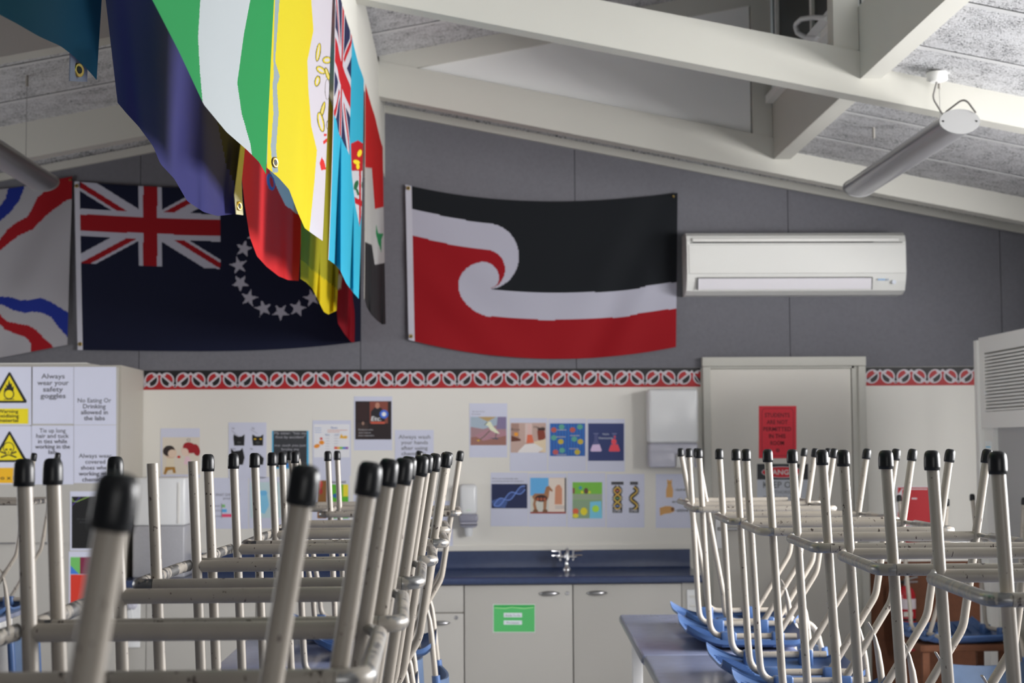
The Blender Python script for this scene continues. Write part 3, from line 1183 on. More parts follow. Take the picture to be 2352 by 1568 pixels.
def unit(x0, x1, label, drawer=False, handle=None, lock=None, dhandle=None):
    t = thing('base_cabinet', ((x0 + x1) / 2, YC + .02, 0), label, 'cupboard', 'grey cupboards under the bench')
    w = (x1 - x0) / 2
    mb = MB()
    mb.box(-w + .001, w - .001, 0, .5, .1, .833, M_CABS)
    mb.box(-w + .001, w - .001, .04, .5, 0, .1, M_DARK)
    mb.build('carcass', t)
    zt = .828
    if drawer:
        mb = MB()
        mb.box(-w + .003, w - .003, -.02, -.001, .69, zt, M_CAB, .0015)
        d = mb.build('drawer', t)
        if dhandle:
            bow_handle(dhandle[0] - (x0 + x1) / 2, dhandle[1]).build('handle', d).location.y = -.02
        zt = .684
    mb = MB()
    mb.box(-w + .003, w - .003, -.02, -.001, .105, zt, M_CAB, .0015)
    d = mb.build('door', t)
    if handle:
        o = bow_handle(handle[0] - (x0 + x1) / 2, handle[1]).build('handle', d)
        o.location.y = -.02
    if lock:
        mb = MB()
        mb.lathe([(.011, 0), (.011, .003), (.008, .005)], M_CHROME, (lock[0] - (x0 + x1) / 2, -.02, lock[1]), 16, Vector((0, -1, 0)))
        mb.box(lock[0] - (x0 + x1) / 2 - .001, lock[0] - (x0 + x1) / 2 + .001, -.0258, -.0245, lock[1] - .005, lock[1] + .005, M_DARK)
        mb.build('lock', d)
    return t


def PC(x, y):
    p = U(x, y, YC)
    return (p.x, p.z)


sx = [U(x, 1400, YC).x for x in (335, 588, 828, 1066, 1316, 1567)]
unit(sx[0], sx[1], 'grey cupboard under the bench, left end, half hidden by chairs', handle=PC(530, 1375), lock=PC(574, 1373))
unit(sx[1], sx[2], 'grey cupboard under the bench, second from the left, behind the near chairs', handle=PC(640, 1375))
unit(sx[2], sx[3], 'grey cupboard with a drawer over its door, left of the green notice', True, handle=PC(1010, 1430), lock=PC(1048, 1418))
unit(sx[3], sx[4], 'grey cupboard whose door carries the green notice', handle=PC(1262, 1362), lock=PC(1303, 1362))
unit(sx[4], sx[5], 'grey cupboard with handle at its top left, right end of the bench', handle=PC(1371, 1361))
mb = MB()
mb.box(sx[5], BX1, YC, YC + .5, 0, .833, M_CAB)
mb.box(BX0, sx[0], YC, YC + .5, 0, .833, M_CAB)
S('trim_5', mb, 'plain grey filler panels at both ends of the bench')


# tap on the bench
tp = U(1302, 1306, YB - .12)
t = thing('lab_tap', (tp.x, YB - .12, .872), 'chrome laboratory tap with two lever handles on the navy bench', 'tap')
mb = MB()
mb.lathe([(.024, 0), (.024, .006), (.012, .014), (.010, .05), (.014, .06), (.014, .085), (.006, .095)], M_CHROME, (0, 0, 0), 18)
mb.tube([(-.055, 0, .07), (.055, 0, .07)], .009, M_CHROME, 10)
mb.build('tap_body', t)
mb = MB()
mb.tube(fillet([(0, 0, .09), (0, -.01, .12), (0, -.09, .115), (0, -.1, .06)], .03), .008, M_CHROME, 10)
mb.build('spout', t)
for s in (-1, 1):
    mb = MB()
    mb.tube([(s * .035, 0, .05), (s * .037, 0, .105)], .007, M_CHROME, 10)
    mb.tube([(s * .035, 0, .10), (s * .085, -.015, .104)], .005, M_CHROME, 8)
    mb.tube([(s * .035, 0, .078), (s * .085, -.015, .078)], .005, M_CHROME, 8)
    mb.build('tap_handle', t)


# power outlets
def outlet(x0, y0, x1, y1, Y, label, knob=False):
    a, b = U(x0, y0, Y), U(x1, y1, Y)
    t = thing('power_outlet', ((a.x + b.x) / 2, Y, b.z), label, 'power outlet', 'white power outlets beside the bench')
    w, h = (b.x - a.x) / 2, a.z - b.z
    mb = MB()
    mb.box(-w, w, -.01, 0, 0, h, M_WHITE, .003)
    mb.build('plate', t)
    if knob:
        mb = MB()
        mb.lathe([(.024, 0), (.022, .028), (.012, .034)], M_SMOKE, (0, -.01, h - .04), 16, Vector((0, -1, 0)))
        mb.build('plug', t)
        mb = MB()
        mb.tube(fillet([(0, -.04, h - .05), (.005, -.03, h * .5), (-.03, -.02, -.02), (-w - .01, -.015, .0), (-w - .02, -.012, .1)], .05), .003, M_WHITE, 8)
        mb.build('cord', t)
        mb = MB()
        mb.box(.006, .018, -.012, -.009, h * .3, h * .55, ink(90, 90, 95))
        mb.build('switch', t)
    else:
        for q in (.3, .7):
            mb = MB()
            mb.box(-w * .5, w * .5, -.015, -.009, h * q - .006, h * q + .006, M_TRIM, .001)
            mb.build('switch', t)


outlet(288, 1371, 322, 1486, YC, 'tall white power outlet with a plug, beside the tall cupboard', True)
outlet(1577, 1353, 1604, 1406, YC, 'small white power outlet at the right end of the bench')


# wall dispensers
def towel_dispenser():
    a, b = U(1490, 893, YB - .16), U(1606, 1073, YB - .16)
    t = thing('towel_dispenser', ((a.x + b.x) / 2, YB - .08, b.z), 'big white paper towel dispenser on the wall beside the door', 'dispenser')
    w, h = (b.x - a.x) / 2, a.z - b.z
    mb = MB()
    mb.box(-w, w, -.08, .08, h * .31, h, M_WHITE, .018)
    mb.build('cover', t)
    mb = MB()
    mb.box(-w + .003, w - .003, -.075, .08, .07, h * .31 - .001, M_SMOKE, .012)
    mb.box(-w + .003, .01, -.075, .08, .0, .09, M_SMOKE, .012)
    mb.box(w * .85, w - .003, -.075, .08, .0, .09, M_SMOKE, .008)
    mb.build('lower_window', t, 'smoky see-through lower part')
    mb = MB()
    mb.box(.015, w * .83, -.055, -.05, .0, .075, M_TRIM)
    mb.build('paper_towel', t)


towel_dispenser()
a, b = U(1055, 1112, YB - .1), U(1098, 1232, YB - .1)
t = thing('soap_dispenser', ((a.x + b.x) / 2, YB - .05, b.z), 'white soap dispenser with a grey band, above the navy bench', 'dispenser')
w, h = (b.x - a.x) / 2, a.z - b.z
mb = MB()
mb.box(-w * .92, w * .92, -.05, .05, h * .42, h, M_WHITE, .02)
bd = mb.build('cover', t)
mb = MB()
mb.box(-.012, .012, -.0512, -.0498, h * .50, h * .505, ink(120, 200, 110))
mb.build('green_mark', bd, 'thin green printed mark')
mb = MB()
mb.box(-w, w, -.052, .05, h * .27, h * .43, M_SMOKE2, .012)
mb.build('refill_window', t, 'dark grey window band')
mb = MB()
mb.box(-w * .96, w * .96, -.05, .05, h * .17, h * .29, M_SMOKE, .018)
mb.build('tray', t)
mb = MB()
mb.lathe([(.018, 0), (.022, .02), (.024, h * .2)], M_WHITE, (0, 0, 0), 18)
mb.build('nozzle', t)

a, b = U(304, 1097, 8.5), U(424, 1318, 8.5)
t = thing('paper_dispenser', ((a.x + b.x) / 2, 8.6, .872), 'tall white box with a dotted grey lower half, on the bench beside the tall cupboard', 'dispenser')
w, h = (b.x - a.x) / 2, a.z - .872
mb = MB()
mb.box(-w, w, -.1, .2, h * .52, h, M_WHITE, .012)
mb.box(w * .72, w * .8, -.104, -.099, h * .54, h * .95, M_TRIM)
mb.build('cover', t)
mb = MB()
mb.box(-w + .002, w - .002, -.097, .2, .0, h * .52 - .001, mat('dotted_grey', (.42, .42, .45), .3, noise=.12, nscale=160), .01)
mb.build('lower_window', t, 'dotted grey lower half')

# ------------------------------------------------------------------ tall cupboard at the left
YT = 8.33
tx1 = U(276, 900, YT).x
tz = U(276, 838, YT).z
tx0 = tx1 - 1.2
t = thing('tall_cupboard', ((tx0 + tx1) / 2, YT, 0), 'tall beige cupboard covered in notices at the left of the back wall', 'cupboard')
w = (tx1 - tx0) / 2
mid = U(72, 900, YT).x - (tx0 + tx1) / 2
mb = MB()
mb.box(-w, w, .02, .595, 0, tz, M_CABS)
mb.build('carcass', t)
for q0, q1, hx in ((-w + .004, mid - .003, None), (mid + .003, w - .012, 0)):
    mb = MB()
    mb.box(q0, q1, 0, .019, .08, tz - .012, M_CAB, .002)
    d = mb.build('door', t)
    mb = MB()
    hz = 1.55 - (1241 - 1031) / 439.
    hx = (mid + .06, mid + .16) if hx is not None else (mid - .2, mid - .06)
    mb.tube(fillet([(hx[0], 0, hz), (hx[0], -.025, hz), (hx[1], -.025, hz), (hx[1], 0, hz)], .008), .004, M_CHROME, 8)
    mb.build('handle', d)
for i in range(3):
    mb = MB()
    z = tz + i * .006
    a = U(-60, 834, YT + .1).x
    b = U(228 - 14 * i, 834, YT + .1).x
    mb.box(a, b, YT + .08, YT + .5, z, z + .0055, (M_TRIM, M_CAB, M_TRIM)[i])
    mb.build('cardboard_sheet', None, ('lowest', 'middle', 'topmost')[i] + ' of three pale board sheets lying on the tall cupboard', 'board', 'pale boards on the tall cupboard',
             origin=((a + b) / 2, YT + .3, z))

GT = (95, 96, 104)
PL = 'notices on the tall cupboard'
YP = YT - .0005


def poster(x0, y0, x1, y1, Y=YP, base=None):
    return Sheet(x0, y0, x1, y1, Y, base)


s = poster(75, 842, 169, 973)
for i, (tx, w_) in enumerate((('Always', 54), ('wear your', 72), ('safety', 46), ('goggles', 58))):
    s.text(tx, 122, 869 + i * 15, w_, 11, GT, bold=True)
s.build('safety_notice', 'white notice reading Always wear your safety goggles', 'notice', PL)
s = poster(170, 842, 267, 975)
for i, (tx, w_) in enumerate((('No Eating Or', 77), ('Drinking', 52), ('allowed in', 62), ('the labs', 48))):
    s.text(tx, 217, 924 + i * 13.6, w_, 10, GT, bold=True)
s.build('safety_notice', 'white notice reading No Eating Or Drinking allowed in the labs', 'notice', PL)
s = poster(73, 977, 169, 1112)
for i, (tx, w_) in enumerate((('Tie up long', 60), ('hair and tuck', 75), ('in ties while', 67), ('working in the', 80), ('lab', 18))):
    s.text(tx, 121, 993 + i * 12.3, w_, 9.5, GT, bold=True)
s.build('safety_notice', 'white notice reading Tie up long hair, under the goggles notice', 'notice', PL)
s = poster(170, 976, 267, 1109)
for i, (tx, w_) in enumerate((('Always wear', 76), ('covered', 46), ('shoes when', 66), ('working with', 76), ('chemicals', 60))):
    s.text(tx, 219, 1051 + i * 13.6, w_, 9.5, GT, bold=True)
s.build('safety_notice', 'white notice about covered shoes, under the no eating notice', 'notice', PL)

YEL = (212, 192, 20)
BLK = (16, 18, 20)


def hazard(y0, kind):
    s = poster(-28, y0 - 2, 72, y0 + 132)
    s.poly([(22, y0 + 10), (24, y0 + 11), (62, y0 + 77), (60, y0 + 81), (-16, y0 + 81), (-18, y0 + 77), (20, y0 + 11)], BLK)
    s.up().poly([(22, y0 + 18), (54, y0 + 76), (-10, y0 + 76)], YEL)
    s.up()
    if kind == 'fire':
        s.poly([(9, y0 + 55), (12, y0 + 45), (15, y0 + 48), (14, y0 + 38), (18, y0 + 42), (21, y0 + 27), (24, y0 + 38), (27, y0 + 35), (28, y0 + 46), (32, y0 + 42), (31, y0 + 55), (28, y0 + 62), (12, y0 + 62)], BLK)
        s.up().poly(ell(21, y0 + 61, 12, 12), BLK)
        s.up().poly(ell(21, y0 + 61, 9.5, 9.5), YEL)
        s.poly(rect(9, y0 + 72, 33, y0 + 73.5), BLK)
        s.poly(rect(-23, y0 + 94, 65, y0 + 129), YEL)
        s.up()
        for i, (tx, w_) in enumerate((('Warning', 47), ('oxidising', 50), ('material', 46))):
            s.text(tx, 19, y0 + 104 + i * 10.3, w_, 7.5, BLK, bold=True)
    else:
        s.poly(ell(20, y0 + 48, 13, 13), BLK).poly(rect(13, y0 + 55, 27, y0 + 66), BLK)
        s.polys(line([(2, y0 + 57), (38, y0 + 70)], 3.4) + line([(2, y0 + 70), (38, y0 + 57)], 3.4), BLK)
        s.up().poly(ell(20, y0 + 48, 11.2, 11.2), YEL).poly(rect(14.5, y0 + 56, 25.5, y0 + 64.5), YEL)
        s.up()
        for q in (15, 25):
            s.poly(ell(q, y0 + 52, 3, 2.2), BLK)
        s.poly([(20, y0 + 55), (21.5, y0 + 59), (18.5, y0 + 59)], BLK)
        s.polys([rect(16 + 2.7 * i, y0 + 60.5, 16.8 + 2.7 * i, y0 + 64) for i in range(4)], BLK)
        s.poly(rect(-23, y0 + 94, 65, y0 + 129), (218, 160, 22))
        s.up().text('T o x i c', 16, y0 + 121, 62, 9, BLK, bold=True)
    return s


hazard(844, 'fire').build('hazard_sign', 'yellow triangle sign with a flame over a circle, Warning oxidising material', 'hazard sign', PL)
hazard(980, 'skull').build('hazard_sign', 'yellow triangle sign with a skull and crossbones, under the flame sign', 'hazard sign', PL)
s = poster(161, 1128, 252, 1264)
s.poly(rect(165, 1140, 248, 1259), (14, 15, 17))
s.up().polys(line([(166, 1144), (168, 1151), (176, 1152), (190, 1146), (205, 1140)], 1.2), (150, 190, 90)).polys(line([(166, 1160), (184, 1141)], 1.2), (90, 70, 160))
s.text('Do everyone', 195, 1193, 36, 3.5, (70, 72, 75)).text('yourself a', 197, 1200, 30, 3.5, (70, 72, 75))
s.build('dark_poster', 'black poster with coloured curves on the lower tall cupboard door', 'poster', PL)
s = poster(158, 1266, 250, 1390)
s.poly(rect(162, 1279, 184, 1318), (100, 170, 90)).poly(rect(184, 1279, 246, 1318), (110, 30, 60)).poly(rect(162, 1319, 246, 1386), (190, 50, 35))
s.up().poly([(162, 1298), (182, 1318), (162, 1318)], (60, 110, 190))
s.build('colour_poster', 'poster of red, green and blue blocks below the black poster', 'poster', PL)

# ------------------------------------------------------------------ posters on the back wall
YW = YB - .0005
WG = 'posters pinned on the cream back wall'


def wp(x0, y0, x1, y1, base=None):
    return Sheet(x0, y0, x1, y1, YW, base)


s = wp(369, 983, 459, 1097)
s.poly(rect(373, 1004, 459, 1089), (196, 188, 176))
s.up().poly(ell(392, 1040, 14, 13), (190, 165, 145)).poly(ell(388, 1035, 14, 12, -.3), (40, 30, 30))
s.poly(rect(382, 1052, 400, 1072), (200, 190, 170)).poly([(380, 1072), (402, 1072), (404, 1086), (398, 1086), (396, 1078), (386, 1080), (380, 1090), (376, 1088)], (150, 110, 50))
s.poly(ell(428, 1034, 12, 13), (200, 175, 160)).poly(ell(436, 1028, 16, 12, .4), (140, 20, 30)).poly(ell(451, 1033, 8, 14, -.3), (140, 20, 30))
s.poly([(426, 1048), (434, 1048), (442, 1066), (422, 1066)], (205, 175, 185)).polys(line([(430, 1066), (436, 1088)], 2) + line([(434, 1066), (444, 1088)], 2), (195, 170, 160))
s.poly(ell(411, 1049, 4, 3), (180, 40, 35))
s.up().poly(ell(396, 1041, 10, 9), (200, 178, 160)).poly(ell(425, 1038, 8, 9), (205, 182, 168)).text('Na', 387, 1028, 10, 5, (60, 60, 60)).text('Cl', 433, 1013, 8, 6, (60, 60, 60))
s.build('wall_poster', 'poster of a kneeling cartoon boy and red haired girl, leftmost on the cream wall', 'poster', WG)

s = wp(525, 970, 612, 1098)


def cat(ox, oy, k=1.0, ears=True):
    s.poly([(ox - 11 * k, oy + 12 * k), (ox - 13 * k, oy - 6 * k), (ox - 12 * k, oy - 14 * k), (ox - 4 * k, oy - 9 * k), (ox + 6 * k, oy - 9 * k), (ox + 13 * k, oy - 14 * k), (ox + 12 * k, oy + 12 * k)], (20, 20, 22))


s.k = 0
for ox, oy in ((549, 1011), (592, 1011)):
    cat(ox, oy)
s.poly([(530, 1028), (537, 1036), (552, 1034), (557, 1028), (562, 1050), (558, 1067), (532, 1067)], (20, 20, 22)).poly([(586, 1067), (588, 1050), (596, 1042), (606, 1052), (604, 1067)], (20, 20, 22))
s.up()
for q in (586, 599):
    s.poly(ell(q, 1008, 3, 1.6), (220, 170, 20))
for ox in (549, 592):
    s.text('Cl', ox, 1018, 7, 4, (120, 120, 120))
for q in ((536, 985), (582, 985), (538, 1032), (578, 1032)):
    s.text('Na', q[0], q[1], 6, 3.5, (90, 90, 95))
s.polys(line([(532, 988), (550, 1004)], 1) + line([(576, 986), (592, 996)], 1), (150, 150, 158))
s.build('wall_poster', 'white poster with four black cat heads', 'poster', WG)

s = wp(625, 989, 709, 1076, ink(70, 160, 200))
s.poly(rect(628, 989, 705, 1073), (46, 48, 52))
s.up().text('My sister: "hits my', 667, 997, 74, 5.5, (165, 165, 172)).text('foot by accident"', 667, 1006, 68, 5.5, (165, 165, 172))
s.text('me: ouch you just', 667, 1025, 72, 5.5, (165, 165, 172)).text('broke my', 667, 1034, 40, 5.5, (165, 165, 172))
s.poly(ell(656, 1053, 5, 6), (60, 150, 205)).poly(ell(658, 1068, 7, 5), (50, 120, 190))
s.build('wall_poster', 'dark slate poster with pale lettering about a sister', 'poster', WG)

s = wp(718, 965, 806, 1092)
s.poly(rect(721, 974, 803, 1050), (205, 205, 216))
s.up().text('Bases', 768, 984, 15, 4.5, (60, 90, 150)).polys([rect(752, 987, 798, 988.2), rect(752, 991, 780, 992.2)], (190, 130, 110))
s.polys([rect(723, 982 + 5 * i, 738, 983 + 5 * i) for i in range(3)], (110, 140, 190))
s.poly(ell(739, 1016, 6, 5), (215, 130, 40)).poly(ell(728, 1024, 7, 4.5, -.3), (215, 130, 40)).poly(ell(738, 1007, 3, 3), (190, 50, 50))
s.polys([rect(748, 1000 + 6 * i, 757, 1001 + 6 * i) for i in range(6)] + [rect(767, 1000 + 6 * i, 777, 1001 + 6 * i) for i in range(5)], (160, 160, 170))
s.text('Bases', 752, 999, 9, 3, (80, 110, 160)).text('Acids', 774, 999, 10, 3, (80, 110, 160))
s.poly([(780, 1006), (784, 996), (788, 1002), (793, 1000), (799, 1002), (796, 1007)], (230, 160, 50))
for i, c in enumerate(((200, 60, 40), (220, 150, 40), (90, 170, 70), (60, 110, 180), (120, 60, 150))):
    s.poly(rect(768 + 6.4 * i, 1026, 774.4 + 6.4 * i, 1031), c)
s.build('wall_poster', 'white notes poster with orange spots and a rainbow bar', 'poster', WG)

s = wp(813, 910, 901, 1034)
s.poly(rect(816, 921, 899, 1009), (32, 22, 24))
s.up().poly(rect(849, 922, 891, 972), (120, 62, 50)).poly(rect(820, 925, 845, 965), (45, 26, 26)).poly(rect(820, 970, 845, 1005), (48, 36, 34))
s.up().poly([(852, 970), (852, 945), (860, 936), (876, 936), (884, 950), (884, 970)], (30, 28, 34)).poly(ell(867, 931, 5, 7), (170, 120, 100)).poly(rect(852, 968, 884, 973), (180, 80, 60))
s.poly(ell(882, 951, 10, 10), (60, 100, 190)).poly(ell(834, 972, 3, 4), (140, 110, 95))
s.up().poly(ell(882, 951, 5, 5), (190, 215, 250), 1.8).text('Etc.', 864, 966, 23, 10, (220, 220, 225), bold=True, shear=.15)
s.text('Students who', 840, 988, 34, 3.6, (170, 170, 175)).text("don't know", 838, 995, 28, 3.6, (170, 170, 175)).text('more examples', 841, 1001.5, 36, 3.6, (170, 170, 175))
s.build('wall_poster', 'dark photo poster with the word Etc., highest on the cream wall', 'poster', WG)

s = wp(907, 987, 996, 1112)
for i, (tx, w_) in enumerate((('Always wash', 73), ('your hands', 62), ('after using', 61), ('chemicals.', 60))):
    s.text(tx, 952, 1007 + i * 12.8, w_, 8.5, (115, 116, 124), bold=True)
s.build('wall_poster', 'white notice reading Always wash your hands after using chemicals', 'poster', WG)

s = wp(1078, 926, 1165, 1050)
s.text("Me: don't do this", 1099, 946, 28, 2.6, (90, 90, 95)).text('My students', 1094, 952, 20, 2.6, (90, 90, 95))
s.poly(rect(1081, 957, 1163, 1022), (150, 120, 125))
s.up().poly([(1081, 957), (1163, 957), (1163, 970), (1110, 985), (1081, 980)], (150, 165, 178)).poly([(1098, 957), (1140, 957), (1120, 968)], (165, 140, 95)).poly([(1081, 1004), (1163, 996), (1163, 1022), (1081, 1022)], (140, 98, 88))
s.poly([(1090, 1000), (1130, 980), (1163, 992), (1163, 1000), (1110, 1012)], (158, 118, 128)).poly([(1143, 957), (1163, 957), (1163, 985), (1140, 985)], (118, 108, 140))
s.up().poly([(1114, 975), (1120, 968), (1127, 968), (1132, 978), (1143, 990), (1148, 996), (1138, 994), (1126, 987), (1121, 978)], (205, 208, 182))
s.polys(line([(1126, 988), (1112, 1002), (1098, 1012)], 1.8) + line([(1140, 994), (1138, 1006), (1132, 1008)], 1.8) + line([(1120, 969), (1113, 976)], 1.6), (70, 80, 60))
s.poly([(1094, 1011), (1102, 1009), (1100, 1014)], (200, 160, 50)).poly([(1122, 1005), (1146, 1006), (1142, 1009)], (60, 70, 95))
s.build('wall_poster', 'poster of a white egret striding on a painted ground', 'poster', WG)

s = wp(1171, 960, 1257, 1082)
s.poly(rect(1173, 971, 1254, 1039), (176, 150, 140))
s.up().poly(rect(1174, 972, 1192, 1010), (150, 120, 110)).poly(rect(1206, 972, 1222, 1016), (196, 176, 170)).poly([(1174, 1000), (1196, 1008), (1196, 1012), (1174, 1014)], (90, 45, 30))
s.poly(rect(1181, 993, 1190, 1001), (230, 140, 40)).poly([(1211, 998), (1222, 998), (1226, 1016), (1209, 1018)], (200, 100, 70)).poly([(1212, 975), (1220, 975), (1220, 998), (1212, 998)], (200, 170, 165))
s.up().poly([(1234, 990), (1240, 983), (1250, 986), (1253, 1004), (1246, 1012), (1236, 1010)], (120, 50, 32)).poly(rect(1235, 982, 1252, 988), (50, 30, 28)).poly([(1226, 1014), (1254, 1008), (1254, 1039), (1230, 1035)], (205, 188, 160))
s.poly([(1190, 1036), (1206, 1020), (1228, 1018), (1248, 1030), (1236, 1039), (1190, 1039)], (214, 205, 204)).text('Boss', 1184, 988, 20, 5, (50, 45, 45)).text('Me  at', 1238, 983, 24, 5, (50, 45, 45))
s.build('wall_poster', 'poster of a man with orange flasks, left of the blue cartoon panels', 'poster', WG)

s = wp(1259, 961, 1346, 1082)
s.poly(rect(1263, 972, 1344, 1047), (36, 78, 150))
s.up()
for i in range(12):
    s.poly(rect(1264 + 6.7 * i, 973, 1267 + 6.7 * i, 1046), (30, 100, 170))
s.up()
for ox, oy, c in ((1272, 987, (170, 80, 70)), (1315, 987, (170, 80, 70)), (1290, 980, (80, 150, 130)), (1332, 980, (80, 150, 130)), (1272, 1005, (80, 150, 130)), (1288, 1014, (180, 160, 50)),
                  (1319, 1008, (80, 150, 130)), (1333, 1014, (180, 160, 50)), (1276, 1038, (170, 80, 80)), (1291, 1034, (80, 150, 130)), (1326, 1038, (180, 160, 50))):
    s.poly(ell(ox, oy, 6.5, 6), c)
for q in ((1290, 987), (1288, 1003), (1320, 1000), (1318, 1030), (1290, 1044)):
    s.poly(rect(q[0] - 11, q[1] - 1, q[0] + 11, q[1] + 1), (150, 150, 160))
s.build('wall_poster', 'poster of small coloured figures on blue panels, left of the flasks', 'poster', WG)

s = wp(1348, 962, 1435, 1083)
s.poly(rect(1351, 972, 1433, 1058), (34, 48, 98))
s.up()
for ox, c in ((1369, (205, 185, 225)), (1411, (225, 70, 85))):
    s.poly([(ox - 4, 996), (ox + 4, 996), (ox + 4, 1010), (ox + 14, 1034), (ox + 11, 1037), (ox - 11, 1037), (ox - 14, 1034), (ox - 4, 1010)], (70, 76, 120))
    s.poly(rect(ox - 6, 994.5, ox + 6, 996), (110, 115, 150))
s.up()
for ox, c in ((1369, (200, 178, 222)), (1411, (226, 66, 80))):
    s.poly([(ox - 8, 1021), (ox + 8, 1020), (ox + 13, 1034), (ox + 11, 1036.5), (ox - 11, 1036.5), (ox - 13, 1034)], c)
s.poly(ell(1410, 1014, 6, 7), (226, 66, 80)).poly(ell(1412, 1003, 2, 3), (200, 60, 80)).text("You're", 1391, 999, 15, 5, (190, 195, 215)).text('Overreacting', 1391, 1008, 32, 5, (190, 195, 215))
s.build('wall_poster', 'navy poster of two flasks, one lilac and one red', 'poster', WG)

s = wp(1127, 1085, 1213, 1208)
s.text('When you accidentally type', 1160, 1100, 60, 3, (80, 80, 85)).text('something instead of translation', 1166, 1106, 72, 3, (80, 80, 85))
s.poly(rect(1129, 1111, 1211, 1167), (20, 32, 72))
s.up().poly([(1129, 1150), (1150, 1142), (1166, 1152), (1160, 1166), (1135, 1164)], (60, 84, 140)).poly([(1180, 1111), (1211, 1111), (1211, 1130)], (24, 30, 60))
s.up()
for ph in (0, math.pi):
    s.polys(line([(1134 + 72 * i / 24, 1160 - 40 * i / 24 + 8 * math.sin(i / 24 * 9 + ph)) for i in range(25)], 2.2), (110, 140, 215))
s.polys([line([(1134 + 72 * i / 24, 1160 - 40 * i / 24 + 8 * math.sin(i / 24 * 9)), (1134 + 72 * i / 24, 1160 - 40 * i / 24 - 8 * math.sin(i / 24 * 9))], .8)[0] for i in range(1, 24)], (80, 108, 180))
s.build('wall_poster', 'navy poster of a glowing blue double helix', 'poster', WG)

s = wp(1214, 1087, 1301, 1209)
s.poly(rect(1218, 1097, 1300, 1179), (205, 180, 160))
s.up().poly(rect(1218, 1097, 1260, 1150), (90, 160, 210)).poly(rect(1218, 1138, 1260, 1176), (190, 190, 180)).poly(rect(1260, 1098, 1297, 1176), (212, 196, 184)).poly(rect(1297, 1097, 1300, 1179), (40, 40, 40)).poly(rect(1218, 1175, 1300, 1179), (140, 50, 40))
s.poly([(1275, 1120), (1280, 1113), (1286, 1113), (1291, 1122), (1291, 1158), (1274, 1158)], (190, 130, 100)).polys([rect(1275, 1166, 1297, 1167), rect(1275, 1162, 1297, 1163)], (120, 120, 130))
s.up().poly([(1222, 1140), (1228, 1133), (1250, 1133), (1254, 1118), (1261, 1115), (1270, 1126), (1268, 1129), (1262, 1126), (1260, 1142), (1256, 1150), (1254, 1172), (1248, 1172), (1248, 1152), (1232, 1150), (1230, 1156), (1234, 1172), (1227, 1172), (1224, 1158), (1226, 1148)], (150, 104, 70))
for q in (1230, 1252):
    s.poly(ell(q, 1173, 6, 4), (110, 76, 52))
s.up().poly(ell(1243, 1144, 14, 8), (50, 26, 22))
s.up()
for q in (1235, 1243, 1251):
    s.poly(ell(q, 1146, 3.2, 3.6), (160, 80, 50))
s.build('wall_poster', 'poster of a wooden horse on wheels before a gate', 'poster', WG)

s = wp(1303, 1086, 1391, 1210)
s.poly(rect(1315, 1107, 1383, 1190), (120, 170, 90))
s.up().poly(rect(1315, 1107, 1383, 1135), (110, 175, 60)).poly(rect(1315, 1134, 1383, 1147), (140, 155, 130)).poly(rect(1315, 1148, 1383, 1190), (125, 150, 120)).poly([(1355, 1152), (1381, 1150), (1383, 1190), (1354, 1190)], (110, 185, 215))
s.up().poly(ell(1333, 1120, 4, 4), (60, 140, 160)).poly(ell(1346, 1127, 5, 7), (90, 60, 50)).poly(ell(1337, 1130, 3, 3), (220, 200, 40)).poly(ell(1354, 1130, 3, 3), (220, 200, 40)).poly(rect(1315, 1120, 1320, 1133), (120, 70, 60))
s.poly(ell(1341, 1174, 8, 9), (215, 195, 40)).poly(ell(1322, 1174, 7, 7), (200, 90, 60)).poly(ell(1368, 1168, 8, 8), (160, 205, 60)).poly(ell(1322, 1184, 7, 5), (215, 195, 40))
s.build('wall_poster', 'two-panel bright green and yellow picture, between the horse and the ladder helices', 'poster', WG)

s = wp(1393, 1088, 1480, 1211)
for ox, lab in ((1418, 'Double helix'), (1456, 'Helix')):
    w_ = 14 if ox == 1418 else 9
    s.poly(rect(ox - w_, 1106, ox + w_, 1113), (26, 26, 28))
    H = lambda i, ph: (ox + 7.5 * math.sin(i / 20 * 2 * math.pi * 1.5 + ph), 1118 + i * 2.6)
    phs = (0, math.pi) if ox == 1418 else (0,)
    for ph in phs:
        s.polys(line([H(i, ph) for i in range(21)], 10.5), (26, 26, 28))
    s.poly(rect(ox - 11, 1166, ox + 11, 1177), (26, 26, 28))
    s.up()
    for ph in phs:
        s.polys(line([H(i, ph) for i in range(21)], 3), (200, 165, 70))
    for i in (3, 6, 10, 13, 17):
        if ox == 1418:
            s.polys(line([H(i, 0), H(i, math.pi)], 1.6), ((190, 70, 50), (70, 150, 90), (70, 120, 190))[i % 3])
    s.text('DNA', ox, 1175.5, 17, 7, (190, 190, 200), bold=True).text(lab, ox, 1111.5, w_ * 1.7, 3, (140, 140, 150))
    s.k = 0
s.build('wall_poster', 'white poster of two gold and black helices marked DNA', 'poster', WG)

s = wp(1506, 1088, 1594, 1212)
s.poly([(1530, 1142), (1530, 1125), (1533, 1114), (1532, 1100), (1536, 1103), (1540, 1103), (1543, 1100), (1543, 1114), (1546, 1126), (1545, 1142)], (196, 150, 92))
s.poly([(1515, 1166), (1528, 1162), (1540, 1162), (1548, 1166), (1549, 1174), (1540, 1178), (1526, 1180), (1516, 1184)], (186, 140, 84)).up().poly(ell(1545, 1169, 4, 5), (120, 80, 45))
for q in (1535, 1540):
    s.poly(ell(q, 1109, .9, .9), (60, 50, 40))
s.text('-ions', 1562, 1127, 24, 7, (70, 72, 78), bold=True).text('are', 1551, 1154, 15, 5.5, (70, 72, 78), bold=True).text('-sitive', 1566, 1175, 30, 8, (70, 72, 78), bold=True)
s.build('wall_poster', 'white poster of two ginger cats with -ions are -sitive, under the towel dispenser', 'poster', WG)

